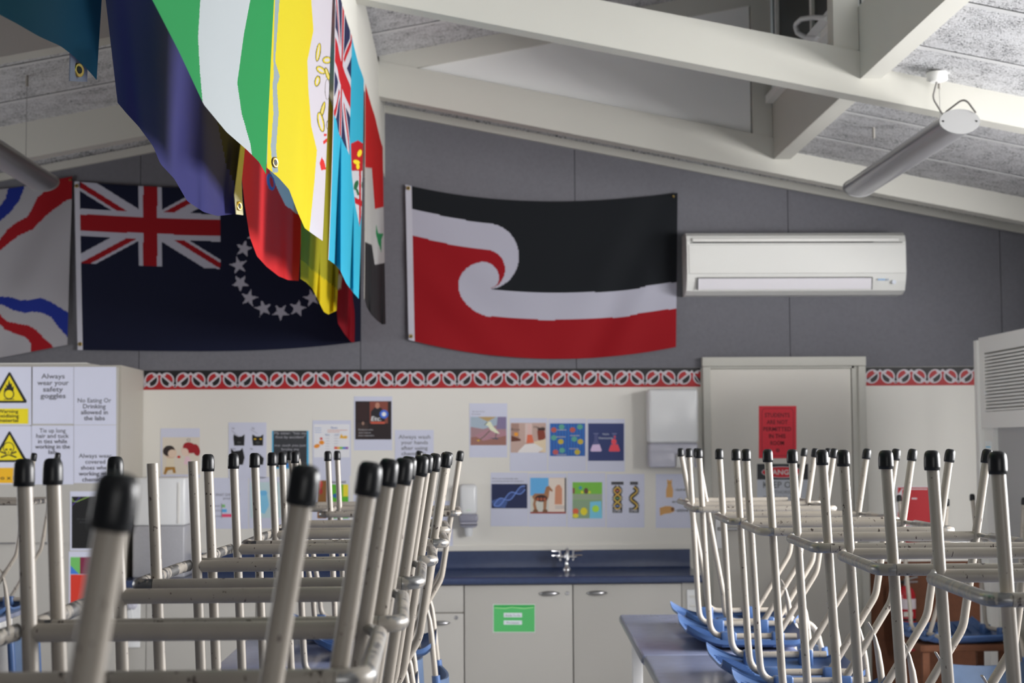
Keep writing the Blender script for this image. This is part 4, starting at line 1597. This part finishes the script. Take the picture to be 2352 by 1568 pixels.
s = wp(490, 1097, 570, 1214)
s.text('WHAT GIVES', 514, 1139, 38, 6.5, (95, 95, 102)).text('people', 524, 1146, 22, 5, (95, 95, 102)).text('POWER', 542, 1139, 18, 6.5, (95, 95, 102))
s.poly(rect(508.5, 1155, 509.6, 1190), (110, 110, 118)).poly(rect(510, 1158, 517, 1165), (120, 175, 110)).poly(rect(510, 1169, 521, 1176), (80, 155, 205)).poly(rect(510, 1180, 536, 1187), (210, 70, 105))
s.text('MONEY', 500, 1163, 14, 3, (110, 110, 118)).text('STATUS', 500, 1174, 14, 3, (110, 110, 118)).text('knowing', 499, 1186, 17, 3, (110, 110, 118))
s.build('wall_poster', 'white bar chart poster with green, blue and pink bars', 'poster', WG)
s = wp(572, 1095, 660, 1213)
s.poly(rect(575, 1107, 656, 1189), (172, 192, 196))
s.up().poly([(598, 1126), (612, 1126), (618, 1160), (608, 1180), (596, 1176)], (120, 180, 210)).poly(ell(605, 1132, 9, 6), (100, 165, 205))
s.build('wall_poster', 'pale poster of a light blue glass, right of the bar chart', 'poster', WG)
s = wp(716, 1092, 803, 1212)
s.poly(rect(729, 1103, 750, 1190), (120, 80, 36)).poly(rect(762, 1112, 800, 1190), (80, 160, 40)).text('Please wait', 775, 1109, 40, 6, (50, 50, 50), bold=True)
s.up().poly(ell(736, 1112, 5, 9), (180, 50, 45)).poly(ell(736, 1128, 5, 7), (150, 36, 36)).poly(rect(788, 1112, 800, 1140), (210, 195, 50)).poly(ell(772, 1138, 8, 5), (40, 90, 150)).poly(rect(729, 1165, 800, 1172), (160, 40, 40))
s.build('wall_poster', 'brown and green picture sheet reading Please wait, behind the left chairs', 'poster', WG)
s = wp(812, 1134, 898, 1250)
s.poly(rect(830, 1190, 880, 1196), (150, 150, 190))
s.build('wall_poster', 'almost blank white sheet under the hand washing notice', 'poster', WG)
s = wp(975, 1150, 1040, 1254)
s.poly(rect(1029, 1214, 1034, 1230), (40, 40, 44))
s.build('wall_poster', 'low white sheet beside the soap dispenser, behind the left chair legs', 'poster', WG)

# door signs
s = Sheet(1743, 932, 1829, 1052, YB - .0225, ink(205, 42, 58))
s.polys(line([(1750, 945), (1754, 938), (1818, 938), (1822, 945), (1822, 1036), (1816, 1046), (1756, 1046), (1750, 1036), (1750, 945)], .8), (110, 24, 34))
for i, (tx, w_) in enumerate((('STUDENTS', 57), ('ARE NOT', 48), ('PERMITTED', 64), ('IN THIS', 38), ('ROOM', 31))):
    s.text(tx, 1785, 957.5 + i * 16, w_, 9, (92, 20, 30), bold=True)
s.poly(ell(1786, 1034, 4.5, 4.5), (140, 28, 40))
s.build('door_notice', 'red notice on the door reading STUDENTS ARE NOT PERMITTED IN THIS ROOM', 'sign')
s = Sheet(1739, 1065, 1856, 1160, YB - .0225, ink(186, 190, 198))
s.poly(rect(1739, 1065, 1856, 1101), (44, 46, 50))
s.up().poly(ell(1797, 1084, 48, 13.5, 0, 36), (186, 190, 198))
s.up().poly(ell(1797, 1084, 46.5, 12, 0, 36), (196, 40, 50))
s.up().text('DANGER', 1797, 1089.5, 72, 11, (215, 215, 220), bold=True).text('KEEP OUT', 1798, 1120, 90, 14.5, (70, 72, 76)).text('AUTHORISED', 1797, 1133.5, 64, 7.5, (120, 122, 128)).text('PERSONNEL ONLY', 1797, 1146, 88, 7.5, (120, 122, 128))
s.build('door_notice', 'DANGER KEEP OUT sign with a red oval, below the red door notice', 'sign')

# green notice on the cupboard door
s = Sheet(1132, 1387, 1229, 1452, YC - .0005, ink(186, 196, 190))
s.poly(rect(1134, 1388.5, 1228, 1450.5), (84, 190, 108), 1.0)
s.up().poly(rect(1134, 1388.5, 1228, 1394), (40, 150, 70)).poly(rect(1157, 1407, 1199, 1417), (196, 204, 212)).poly(rect(1157, 1424.5, 1199, 1434), (196, 204, 212))
s.polys(line([(1136, 1395), (1160, 1397), (1175, 1394), (1205, 1397), (1226, 1394)], 1.6), (150, 205, 140))
s.up().text('Ready To Go', 1178, 1414.5, 34, 4, (80, 85, 90)).text('Pre Lesson', 1178, 1431.5, 28, 4, (80, 85, 90))
s.build('cupboard_notice', 'bright green notice with two white labels on the bench cupboard door', 'notice')

# ------------------------------------------------------------------ right end of the back wall
mb = MB()
a, b = U(1990, 1290, YB - .01), U(2330, 1560, YB - .01)
mb.box(dx1 + .005, XR, YB - .012, YB, .1, a.z, M_CORK)
S('trim_6', mb, 'reddish brown board low on the wall right of the door')
s = Sheet(2058, 1116, 2140, 1262, YB - .001, ink(205, 202, 205))
s.poly(rect(2062, 1119, 2138, 1260), (176, 20, 32))
s.up().polys([[(2061, y), (2070, y - 12), (2070, y + 2), (2061, y + 14)] for y in (1136, 1164, 1192, 1220, 1248)], (205, 202, 205))
s.poly(rect(2070, 1122, 2072, 1258), (205, 202, 205)).poly(rect(2070, 1122, 2130, 1124), (205, 202, 205)).poly(rect(2094, 1143, 2106, 1146), (205, 202, 205)).poly(rect(2080, 1206, 2130, 1222), (205, 205, 208))
s.build('fire_sign', 'red and white striped fire point sign right of the door', 'sign')

ex = U(2084, 1400, YB - .1)
t = thing('fire_extinguisher', (ex.x, YB - .085, U(2084, 1494, YB - .1).z), 'red fire extinguisher with a white band hung on the brown board', 'fire extinguisher')
hh = U(2084, 1345, YB - .1).z - U(2084, 1494, YB - .1).z
mb = MB()
mb.lathe([(.042, 0), (.05, .012), (.05, hh - .05), (.04, hh - .02), (.018, hh)], M_RED, (0, 0, 0), 28)
mb.build('cylinder', t)
mb = MB()
mb.lathe([(.0506, hh - .125), (.0506, hh - .07)], ink(200, 190, 196), (0, 0, 0), 28)
mb.box(-.03, .02, -.0525, -.045, hh - .165, hh - .14, ink(200, 196, 190))
mb.box(-.008, .01, -.0532, -.045, hh - .16, hh - .145, ink(190, 160, 40))
mb.lathe([(.0508, hh - .19), (.0508, hh - .178)], M_DARK, (0, 0, 0), 28)
for i in range(3):
    mb.box(-.03, .03, -.0526, -.045, .09 + i * .018, .094 + i * .018, ink(190, 150, 150))
mb.build('label_band', t, 'white and lettered label bands')
mb = MB()
mb.tube([(0, 0, hh), (0, 0, hh + .025)], .014, M_STEEL, 12)
mb.tube([(-.01, 0, hh + .03), (.06, -.02, hh + .05)], .007, M_STEEL, 8)
mb.tube([(-.01, 0, hh + .02), (.06, -.02, hh + .022)], .006, M_STEEL, 8)
mb.build('valve_lever', t)
mb = MB()
mb.tube(fillet([(-.01, 0, hh + .02), (-.06, 0, hh + .02), (-.062, 0, hh - .1), (-.06, 0, .06)], .03), .008, M_DARK, 8)
mb.build('hose', t)

# tall louvred cupboard at the right edge
FX, FY0, FY1 = 2.45, 6.35, 7.5
ft = U(2252, 777, FY1).z
t = thing('fume_cupboard', (FX + .3, (FY0 + FY1) / 2, 0), 'tall pale cupboard with a louvred grille at the right edge', 'cupboard')
ox, oy = FX + .3, (FY0 + FY1) / 2
zb = U(2290, 983, FY1).z
mb = MB()
mb.box(-.27, .34, FY0 - oy, FY1 - oy, 0, ft - .02, M_GPLAST)
mb.box(-.275, -.268, FY0 - oy + .1, FY1 - oy - .12, .05, .8, M_CABS)
mb.build('body', t)
mb = MB()
mb.box(-.32, -.255, FY1 - oy - .03, FY1 - oy + .02, 0, ft - .01, M_TRIM, .003)
mb.box(-.29, -.26, FY1 - oy - .15, FY1 - oy - .03, 0, zb, M_TRIM)
mb.build('end_post', t)
mb = MB()
y0, y1 = FY0 - oy, FY1 - oy - .03
fx = -.31
mb.box(fx, -.265, y0, y1, ft - .075, ft, M_TRIM)
mb.box(fx, -.265, y0, y1, zb, zb + .075, M_TRIM)
mb.box(fx, -.265, y1 - .07, y1, zb + .075, ft - .075, M_TRIM)
mb.box(fx, -.265, y0, y0 + .07, zb + .075, ft - .075, M_TRIM)
mb.box(-.272, -.268, y0 + .06, y1 - .06, zb + .07, ft - .07, M_DARK)
n = 17
for i in range(n):
    z = zb + .08 + (ft - zb - .155) * i / n
    mb.prism([(fx + .001, z), (fx + .004, z - .003), (fx + .014, z - .002), (-.275, z + .012), (-.275, z + .016), (fx + .012, z + .0085), (fx + .003, z + .007)], y0 + .06, y1 - .06, M_TRIM, 'y')
mb.build('louvre_grille', t)
mb = MB()
mb.box(-.2945, -.2905, FY1 - oy - .12, FY1 - oy - .04, 1.40, 1.56, ink(205, 212, 222))
mb.box(-.2955, -.294, FY1 - oy - .115, FY1 - oy - .05, 1.53, 1.536, ink(120, 180, 210))
mb.box(-.2955, -.294, FY1 - oy - .11, FY1 - oy - .06, 1.425, 1.432, ink(120, 180, 210))
mb.build('sticker', t, 'small white sticker with blue lines')

# pale shelf unit low on the wall by the brown board
mb = MB()
a = U(2145, 1203, YB - .25)
mb.box(a.x, FX + .1, YB - .3, YB - .012, a.z - .05, a.z, M_CAB, .003)
mb.box(a.x + .02, FX + .1, YB - .26, YB - .012, a.z - .075, a.z - .05, M_DARK)
mb.build('wall_shelf', None, 'pale shelf on the wall beside the fire sign', 'shelf', origin=(a.x + .15, YB - .15, a.z - .05))


# ------------------------------------------------------------------ tables
def table(x0, x1, y0, y1, h, rz, label, group):
    cx, cy = (x0 + x1) / 2, (y0 + y1) / 2
    t = thing('lab_table', (cx, cy, 0), label, 'table', group, rz)
    a, b = (x1 - x0) / 2, (y1 - y0) / 2
    mb = MB()
    mb.box(-a, a, -b + .003, b - .003, h - .032, h, M_TABLE, .006)
    mb.box(-a - .004, -a + .02, -b + .004, b - .004, h - .030, h - .003, M_TEDGE, .009)
    mb.build('table_top', t)
    mb = MB()
    for s in (-1, 1):
        mb.box(-a + .05, a - .05, s * (b - .06) - .015, s * (b - .06) + .015, h - .09, h - .032, M_TLEG)
        mb.box(s * (a - .06) - .015, s * (a - .06) + .015, -b + .06, b - .06, h - .09, h - .032, M_TLEG)
    mb.build('apron', t)
    for sx_ in (-1, 1):
        for sy_ in (-1, 1):
            mb = MB()
            mb.box(sx_ * (a - .06) - .02, sx_ * (a - .06) + .02, sy_ * (b - .06) - .02, sy_ * (b - .06) + .02, 0, h - .032, M_TLEG, .004)
            mb.build('leg', t)
    return t


TH = .9
RT = math.radians(-2.2)
GR, GL = 'blue-grey lab tables in the right row', 'blue-grey lab tables in the left row'
for i, (yc, lab) in enumerate(((5.585, 'farthest blue-grey table of the right row, nearest the door'), (4.385, 'second table from the back in the right row, with reflections on its top'),
                               (3.185, 'third table from the back in the right row, hidden under upturned chairs'), (1.985, 'nearest table of the right row, hidden under upturned chairs'))):
    xc = .575 + .25 + (yc - 5.585) * .034
    table(xc - .25, xc + .25, yc - .6, yc + .6, TH, RT, lab, GR)
for i, (yc, x0, x1, lab) in enumerate(((5.15, -.747, -.245, 'farthest table of the left row, in front of the bench cupboards'), (3.95, -.747, -.195, 'second table from the back in the left row, under upturned chairs'),
                               (2.75, -.747, -.195, 'third table from the back in the left row, under upturned chairs'), (1.55, -.86, -.28, 'nearest table of the left row, under the closest upturned chairs'))):
    table(x0, x1, yc - .6, yc + .6, TH, 0, lab, GL)
table(-2.42, -1.83, 5.2, 6.75, TH, 0, 'table at the far left edge, in front of the tall cupboard', 'tables at the sides of the room')
st = thing('side_table', (2.17, 7.05, 0), 'low brown table right of the door, under a single upturned chair', 'table', 'tables at the sides of the room')
mb = MB()
mb.box(-.2, .2, -.13, .25, .65, .68, M_CORK, .004)
mb.build('table_top', st)
for sx_ in (-1, 1):
    for q in (-.1, .21):
        mb = MB()
        mb.box(sx_ * .17 - .015, sx_ * .17 + .015, q - .015, q + .015, 0, .65, M_CORK)
        mb.build('leg', st)

# ------------------------------------------------------------------ chairs (upturned on the tables; local origin on the table under the middle of the front legs)
HW, TR = .18, .0093
ZT, CAPH = .640, .031
RINGZ = .447


def cap_mb(r=.0122):
    mb = MB()
    mb.lathe([(TR, 0), (r * .97, -.0), (r * 1.02, .006), (r, CAPH * .6), (r * .93, CAPH * .82), (r * .75, CAPH * .95), (r * .45, CAPH)], M_BLACK, (0, 0, 0), 20)
    return mb.build('foot_cap')


def front_pts(y, lean):
    return [(0, y, ZT - .012), (.024 * lean, y, .13), (.026 * lean, y, .12)]


def make_chair(kind):
    root = thing('lab_chair', (0, 0, 0), 'x', 'chair')
    lean = 1.0 if kind == 1 else 3.6
    zr_ = .046
    for y in (-HW, HW):
        # front leg
        mb = MB()
        xb = .024 * lean
        mb.tube([(0, y, ZT - .012), (xb, y, .13)], TR, M_TUBE, 16)
        lg = mb.build('leg', root)
        c = cap_mb()
        c.parent = lg
        c.location = (0, y, ZT - CAPH)
        # rail under the seat
        mb = MB()
        bend = [(xb * .98, y, .135), (xb + .006, y, zr_), (.30, y, zr_)]
        if kind == 2:
            bend = [(xb * .98, y, .135), (xb + .006, y, zr_), (.40, y, zr_), (.43, y, -.08)]
            mb.tube(fillet(bend, [.06, .08], 10), TR, M_TUBE, 14)
        else:
            mb.tube(fillet(bend, .065, 10), TR, M_TUBE, 14)
        mb.build('seat_rail', root)
        # rear leg
        mb = MB()
        dx = .0 if kind == 1 else .03
        mb.tube(fillet([(.43 + dx, y, ZT - .012), (.367 + dx, y, .248), (.245 + dx, y, zr_ + .008)], .09, 8), TR, M_TUBE, 16)
        lg = mb.build('leg', root)
        c = cap_mb()
        c.parent = lg
        q = Vector((.063, 0, .392)).normalized()
        c.rotation_euler = (0, math.atan2(q.x, q.z), 0)
        c.location = Vector((.43 + dx, y, ZT - .012)) - q * (CAPH * .7)
        # back upright
        if kind == 1:
            mb = MB()
            pts = [(.305, y, .195), (.314, y, .18), (.322, y, .155), (.329, y, .12), (.334, y, .08), (.342, y, 0), (.352, y, -.1), (.365, y, -.30)]
            mb.tube(pts, TR, M_TUBE, 12, flat=[.25, .3, .5, .85, 1, 1, 1, 1])
            mb.build('back_upright', root)
        else:
            mb = MB()
            mb.tube([(.428, y, -.07), (.445, y, -.30)], TR, M_TUBE, 12)
            mb.build('back_upright', root)
    # foot ring: a U around the near side, and a straight rail between the far legs
    xf, xr = .006, .400
    o = .021
    mb = MB()
    pts = [(xf - o + .012, HW - .006, RINGZ + .002), (xf - o, HW - .05, RINGZ), (xf - o - .006, -HW - .022, RINGZ), (xr + o + .006, -HW - .022, RINGZ), (xr + o, HW - .05, RINGZ), (xr + o - .012, HW - .006, RINGZ + .002)]
    pp = fillet(pts, [.03, .028, .028, .03], 6)
    a_ = [i for i, p in enumerate(pp) if p.y < -HW - .0215]
    i0, i1 = a_[0], a_[-1]
    mb.tube(pp[:i0 + 1], .0098, M_RING, 12, flat=[.55, .7] + [1] * (i0 - 1))
    mb.tube(pp[i0:i1 + 1], .0098, M_RAIL, 12)
    mb.tube(pp[i1:], .0098, M_RING, 12, flat=[1] * (len(pp) - i1 - 2) + [.7, .55])
    mb.build('foot_ring', root, 'worn tube with paint rubbed to bare metal')
    mb = MB()
    mb.tube([(xf + .008, HW + .002, RINGZ), (xr - .006, HW + .002, RINGZ)], .0105, M_TUBE, 12)
    mb.build('cross_rail', root)
    # seat, face down on the table
    x0, x1 = -.045, .345
    W = .205

    def zs(x, y):
        lip = .047 * max(0, (.075 - x) / .12) ** 1.7
        edge = .018 * (abs(y) / W) ** 6
        back = .03 * max(0, (x - .29) / .055) ** 2
        return .004 + lip + edge + back

    def halfw(x):
        q = max(0, (.03 - x) / .075)
        r = max(0, (x - .28) / .065)
        return W * (1 - .10 * q ** 2 - .12 * r ** 2)
    mb = MB()
    nu, nv = 26, 20
    mb.grid(lambda u, v: (x0 + (x1 - x0) * u, halfw(x0 + (x1 - x0) * u) * (2 * v - 1), zs(x0 + (x1 - x0) * u, W * (2 * v - 1))), nu, nv, M_BLUE)
    mb.grid(lambda u, v: (x0 + (x1 - x0) * u, halfw(x0 + (x1 - x0) * u) * (2 * v - 1), zs(x0 + (x1 - x0) * u, W * (2 * v - 1)) + .008), nu, nv, M_BLUE)
    for v in (0, 1):
        mb.grid(lambda u, w_: (x0 + (x1 - x0) * u, halfw(x0 + (x1 - x0) * u) * (2 * v - 1), zs(x0 + (x1 - x0) * u, W) + .014 * w_), nu, 1, M_BLUE)
    for u in (0, 1):
        xx = x0 + (x1 - x0) * u
        mb.grid(lambda v, w_: (xx, halfw(xx) * (2 * v - 1), zs(xx, W * (2 * v - 1)) + .008 * w_), nv, 1, M_BLUE)
    for y in np.linspace(-.17, .17, 9):
        mb.prism([(-.03, zs(-.03, 0) + .006), (.06, .012), (.06, .024), (-.03, zs(-.03, 0) + .012)], y - .0015, y + .0015, M_BLUE, 'y')
    for y in (-HW, HW):
        mb.box(.06, .11, y - .018, y + .018, .012, zr_ + .014, M_BLUE, .006)
        mb.box(.22, .26, y - .018, y + .018, .012, zr_ + .014, M_BLUE, .006)
    mb.build('seat', root)
    # backrest, hanging past the edge of the table
    bx = .354 if kind == 1 else .436
    mb = MB()
    z1, z0 = -.07, -.31

    def bp(u, v, off):
        y = (2 * u - 1) * (HW + .004)
        zz = z1 + (z0 - z1) * v
        q = 1 - (2 * u - 1) ** 2
        low = .035 * (1 - q) * v
        return (bx + .06 * (-zz - .1) + .032 * q + off, y, zz + low + .01 * (1 - q) * (1 - v))
    mb.grid(lambda u, v: bp(u, v, -.004), 22, 12, M_BACK)
    mb.grid(lambda u, v: bp(u, v, .004), 22, 12, M_BACK)
    for v in (0, 1):
        mb.grid(lambda u, w_: bp(u, v, -.004 + .008 * w_), 22, 1, M_BACK)
    for y in (-HW, HW):
        mb.tube([(bx - .006, y, -.045), (bx, y, -.12), (bx + .012, y, -.315)], [.0135, .0145, .014], M_BLUE, 12)
    mb.build('backrest', root)
    return root


proto = {1: make_chair(1), 2: make_chair(2)}
used = {1: False, 2: False}


def copy_tree(o, parent=None):
    c = o.copy()
    COL.objects.link(c)
    if parent:
        c.parent = parent
    for ch in list(o.children):
        copy_tree(ch, c)
    return c


def chair(kind, near, rz, label, group, z=TH, nocaps=False):
    """near: world (x, y) of the front leg on the viewer's side"""
    if not used[kind]:
        o = proto[kind]
        used[kind] = True
    else:
        o = copy_tree(proto[kind])
    off = Matrix.Rotation(rz, 3, 'Z') @ Vector((0, -HW, 0))
    o.location = (near[0] - off.x, near[1] - off.y, z)
    o.rotation_euler = (0, 0, rz)
    o['label'] = label
    o['group'] = group
    if nocaps:
        legs = [c for c in o.children if c.name.startswith('leg')]
        for lg in legs:
            for c in list(lg.children):
                if c.location.x < .1:
                    bpy.data.objects.remove(c)
    return o


def tipxy(px, D):
    p = U(px, 1028, D)
    return (p.x, D)


GRC, GLC, GSC = 'upturned chairs on the right row of tables', 'upturned chairs on the left row of tables', 'upturned chairs at the sides of the room'
R = math.radians
RB = [(1, (1690, 4.27), -2, 'upturned chair at the back end of the second right-row table'), (1, (1763, 3.75), -2, 'upturned chair on the second right-row table, below the DANGER sign'),
      (1, (1888, 3.15), -2.3, 'upturned chair in the right row, third one from the front'), (1, (2034, 2.60), -2.5, 'upturned chair in the right row, second one from the front'),
      (1, (2290, 2.09), -3, 'nearest upturned chair of the right row, at the right edge'), (1, (1605, 5.08), -3, 'upright-legged upturned chair on the farthest right-row table'),
      (2, (1600, 5.50), 1, 'upturned chair with splayed front legs on the farthest right-row table')]
for k, (px, D), a, lab in RB:
    chair(k, tipxy(px, D), R(a), lab, GRC)
LB = [(1, (-199, 1.44), 0, 'upturned chair in the left row, second from the front, cut off by the left edge'), (1, (122, 1.87), 1, 'upturned chair in the left row, just nearer than the chair without caps'),
      (1, (350, 2.43), 0, 'upturned chair in the left row whose two front legs have lost their black caps'), (1, (478, 2.88), 1, 'upturned chair in the left row, just beyond the capless chair'),
      (1, (585, 3.40), 1, 'upturned chair in the left row, below the black cats poster'), (1, (648, 3.92), 1, 'upturned chair in the left row, below the dark slate poster'),
      (1, (753, 4.92), 0, 'upturned chair in the left row, below the notes poster'), (2, (665, 5.36), 2, 'upturned chair with splayed front legs at the far end of the left row')]
for k, (px, D), a, lab in LB:
    o = chair(k, tipxy(px, D), R(a), lab, GLC, nocaps=(px == 350))
    o.scale.x = .945
# closest chair, turned a little: given by its rear legs
th = R(-10.5)
p = U(270, 1028, .87)
off = Matrix.Rotation(th, 3, 'Z') @ Vector((.43, 0, 0))
chair(1, (p.x - off.x, p.y - off.y), th, 'closest upturned chair, turned, its blurred rear legs crossing the lower left', GLC)
chair(1, (-2.085, 6.2), R(0), 'upturned chair on the side table at the far left, in front of the notices', GSC)
chair(1, (-2.085, 5.3), R(0), 'upturned chair cut by the left edge, nearer one on the side table', GSC)
chair(2, (1.97, 7.2), R(-80), 'single upturned blue chair in front of the brown board', GSC, z=.68)

# ------------------------------------------------------------------ light
def area(name, loc, rot, sx_, sy_, power, col):
    l = bpy.data.lights.new(name, 'AREA')
    l.shape = 'RECTANGLE'
    l.size, l.size_y = sx_, sy_
    l.energy = power
    l.color = col
    o = bpy.data.objects.new(name, l)
    COL.objects.link(o)
    o.location = loc
    o.rotation_euler = rot
    return o


DAY = (1, .988, .985)
area('window_daylight', (XR + .55, (WY0 + WY1) / 2, 2.05), (0, math.radians(90 - 26), 0), 1.7, WY1 - WY0, 760, DAY)
area('left_daylight', (XL - .2, (LY0 + LY1) / 2, 1.7), (0, -math.pi / 2, 0), 1.4, LY1 - LY0, 42, DAY)
area('clerestory_daylight', (1.85, 1.2, 3.72), (0, math.radians(80), 0), .55, 10, 30, DAY)
area('front_fill', (1.6, YF - .2, 1.65), (math.pi / 2, 0, 0), 2.6, 1.5, 60, (1, .98, .95))  # weak fill added from behind the viewer to lift the back wall

w = bpy.data.worlds.new('World')
SC.world = w
w.use_nodes = True
w.node_tree.nodes['Background'].inputs[0].default_value = (.8, .9, 1, 1)
w.node_tree.nodes['Background'].inputs[1].default_value = .5

# ------------------------------------------------------------------ camera
cd = bpy.data.cameras.new('camera')
cam = bpy.data.objects.new('camera', cd)
COL.objects.link(cam)
cam.matrix_world = Matrix.Translation(EYE) @ CAMM.to_4x4()
cd.sensor_width = 36
cd.lens = 36 * F / 2352
cd.clip_start = .05
cd.dof.use_dof = True
cd.dof.focus_distance = 3.1
cd.dof.aperture_fstop = 8.5
SC.camera = cam

SC.view_settings.view_transform = 'Standard'
SC.view_settings.look = 'None'
SC.view_settings.gamma = 1
SC.view_settings.exposure = .14
SC.view_settings.use_curve_mapping = False
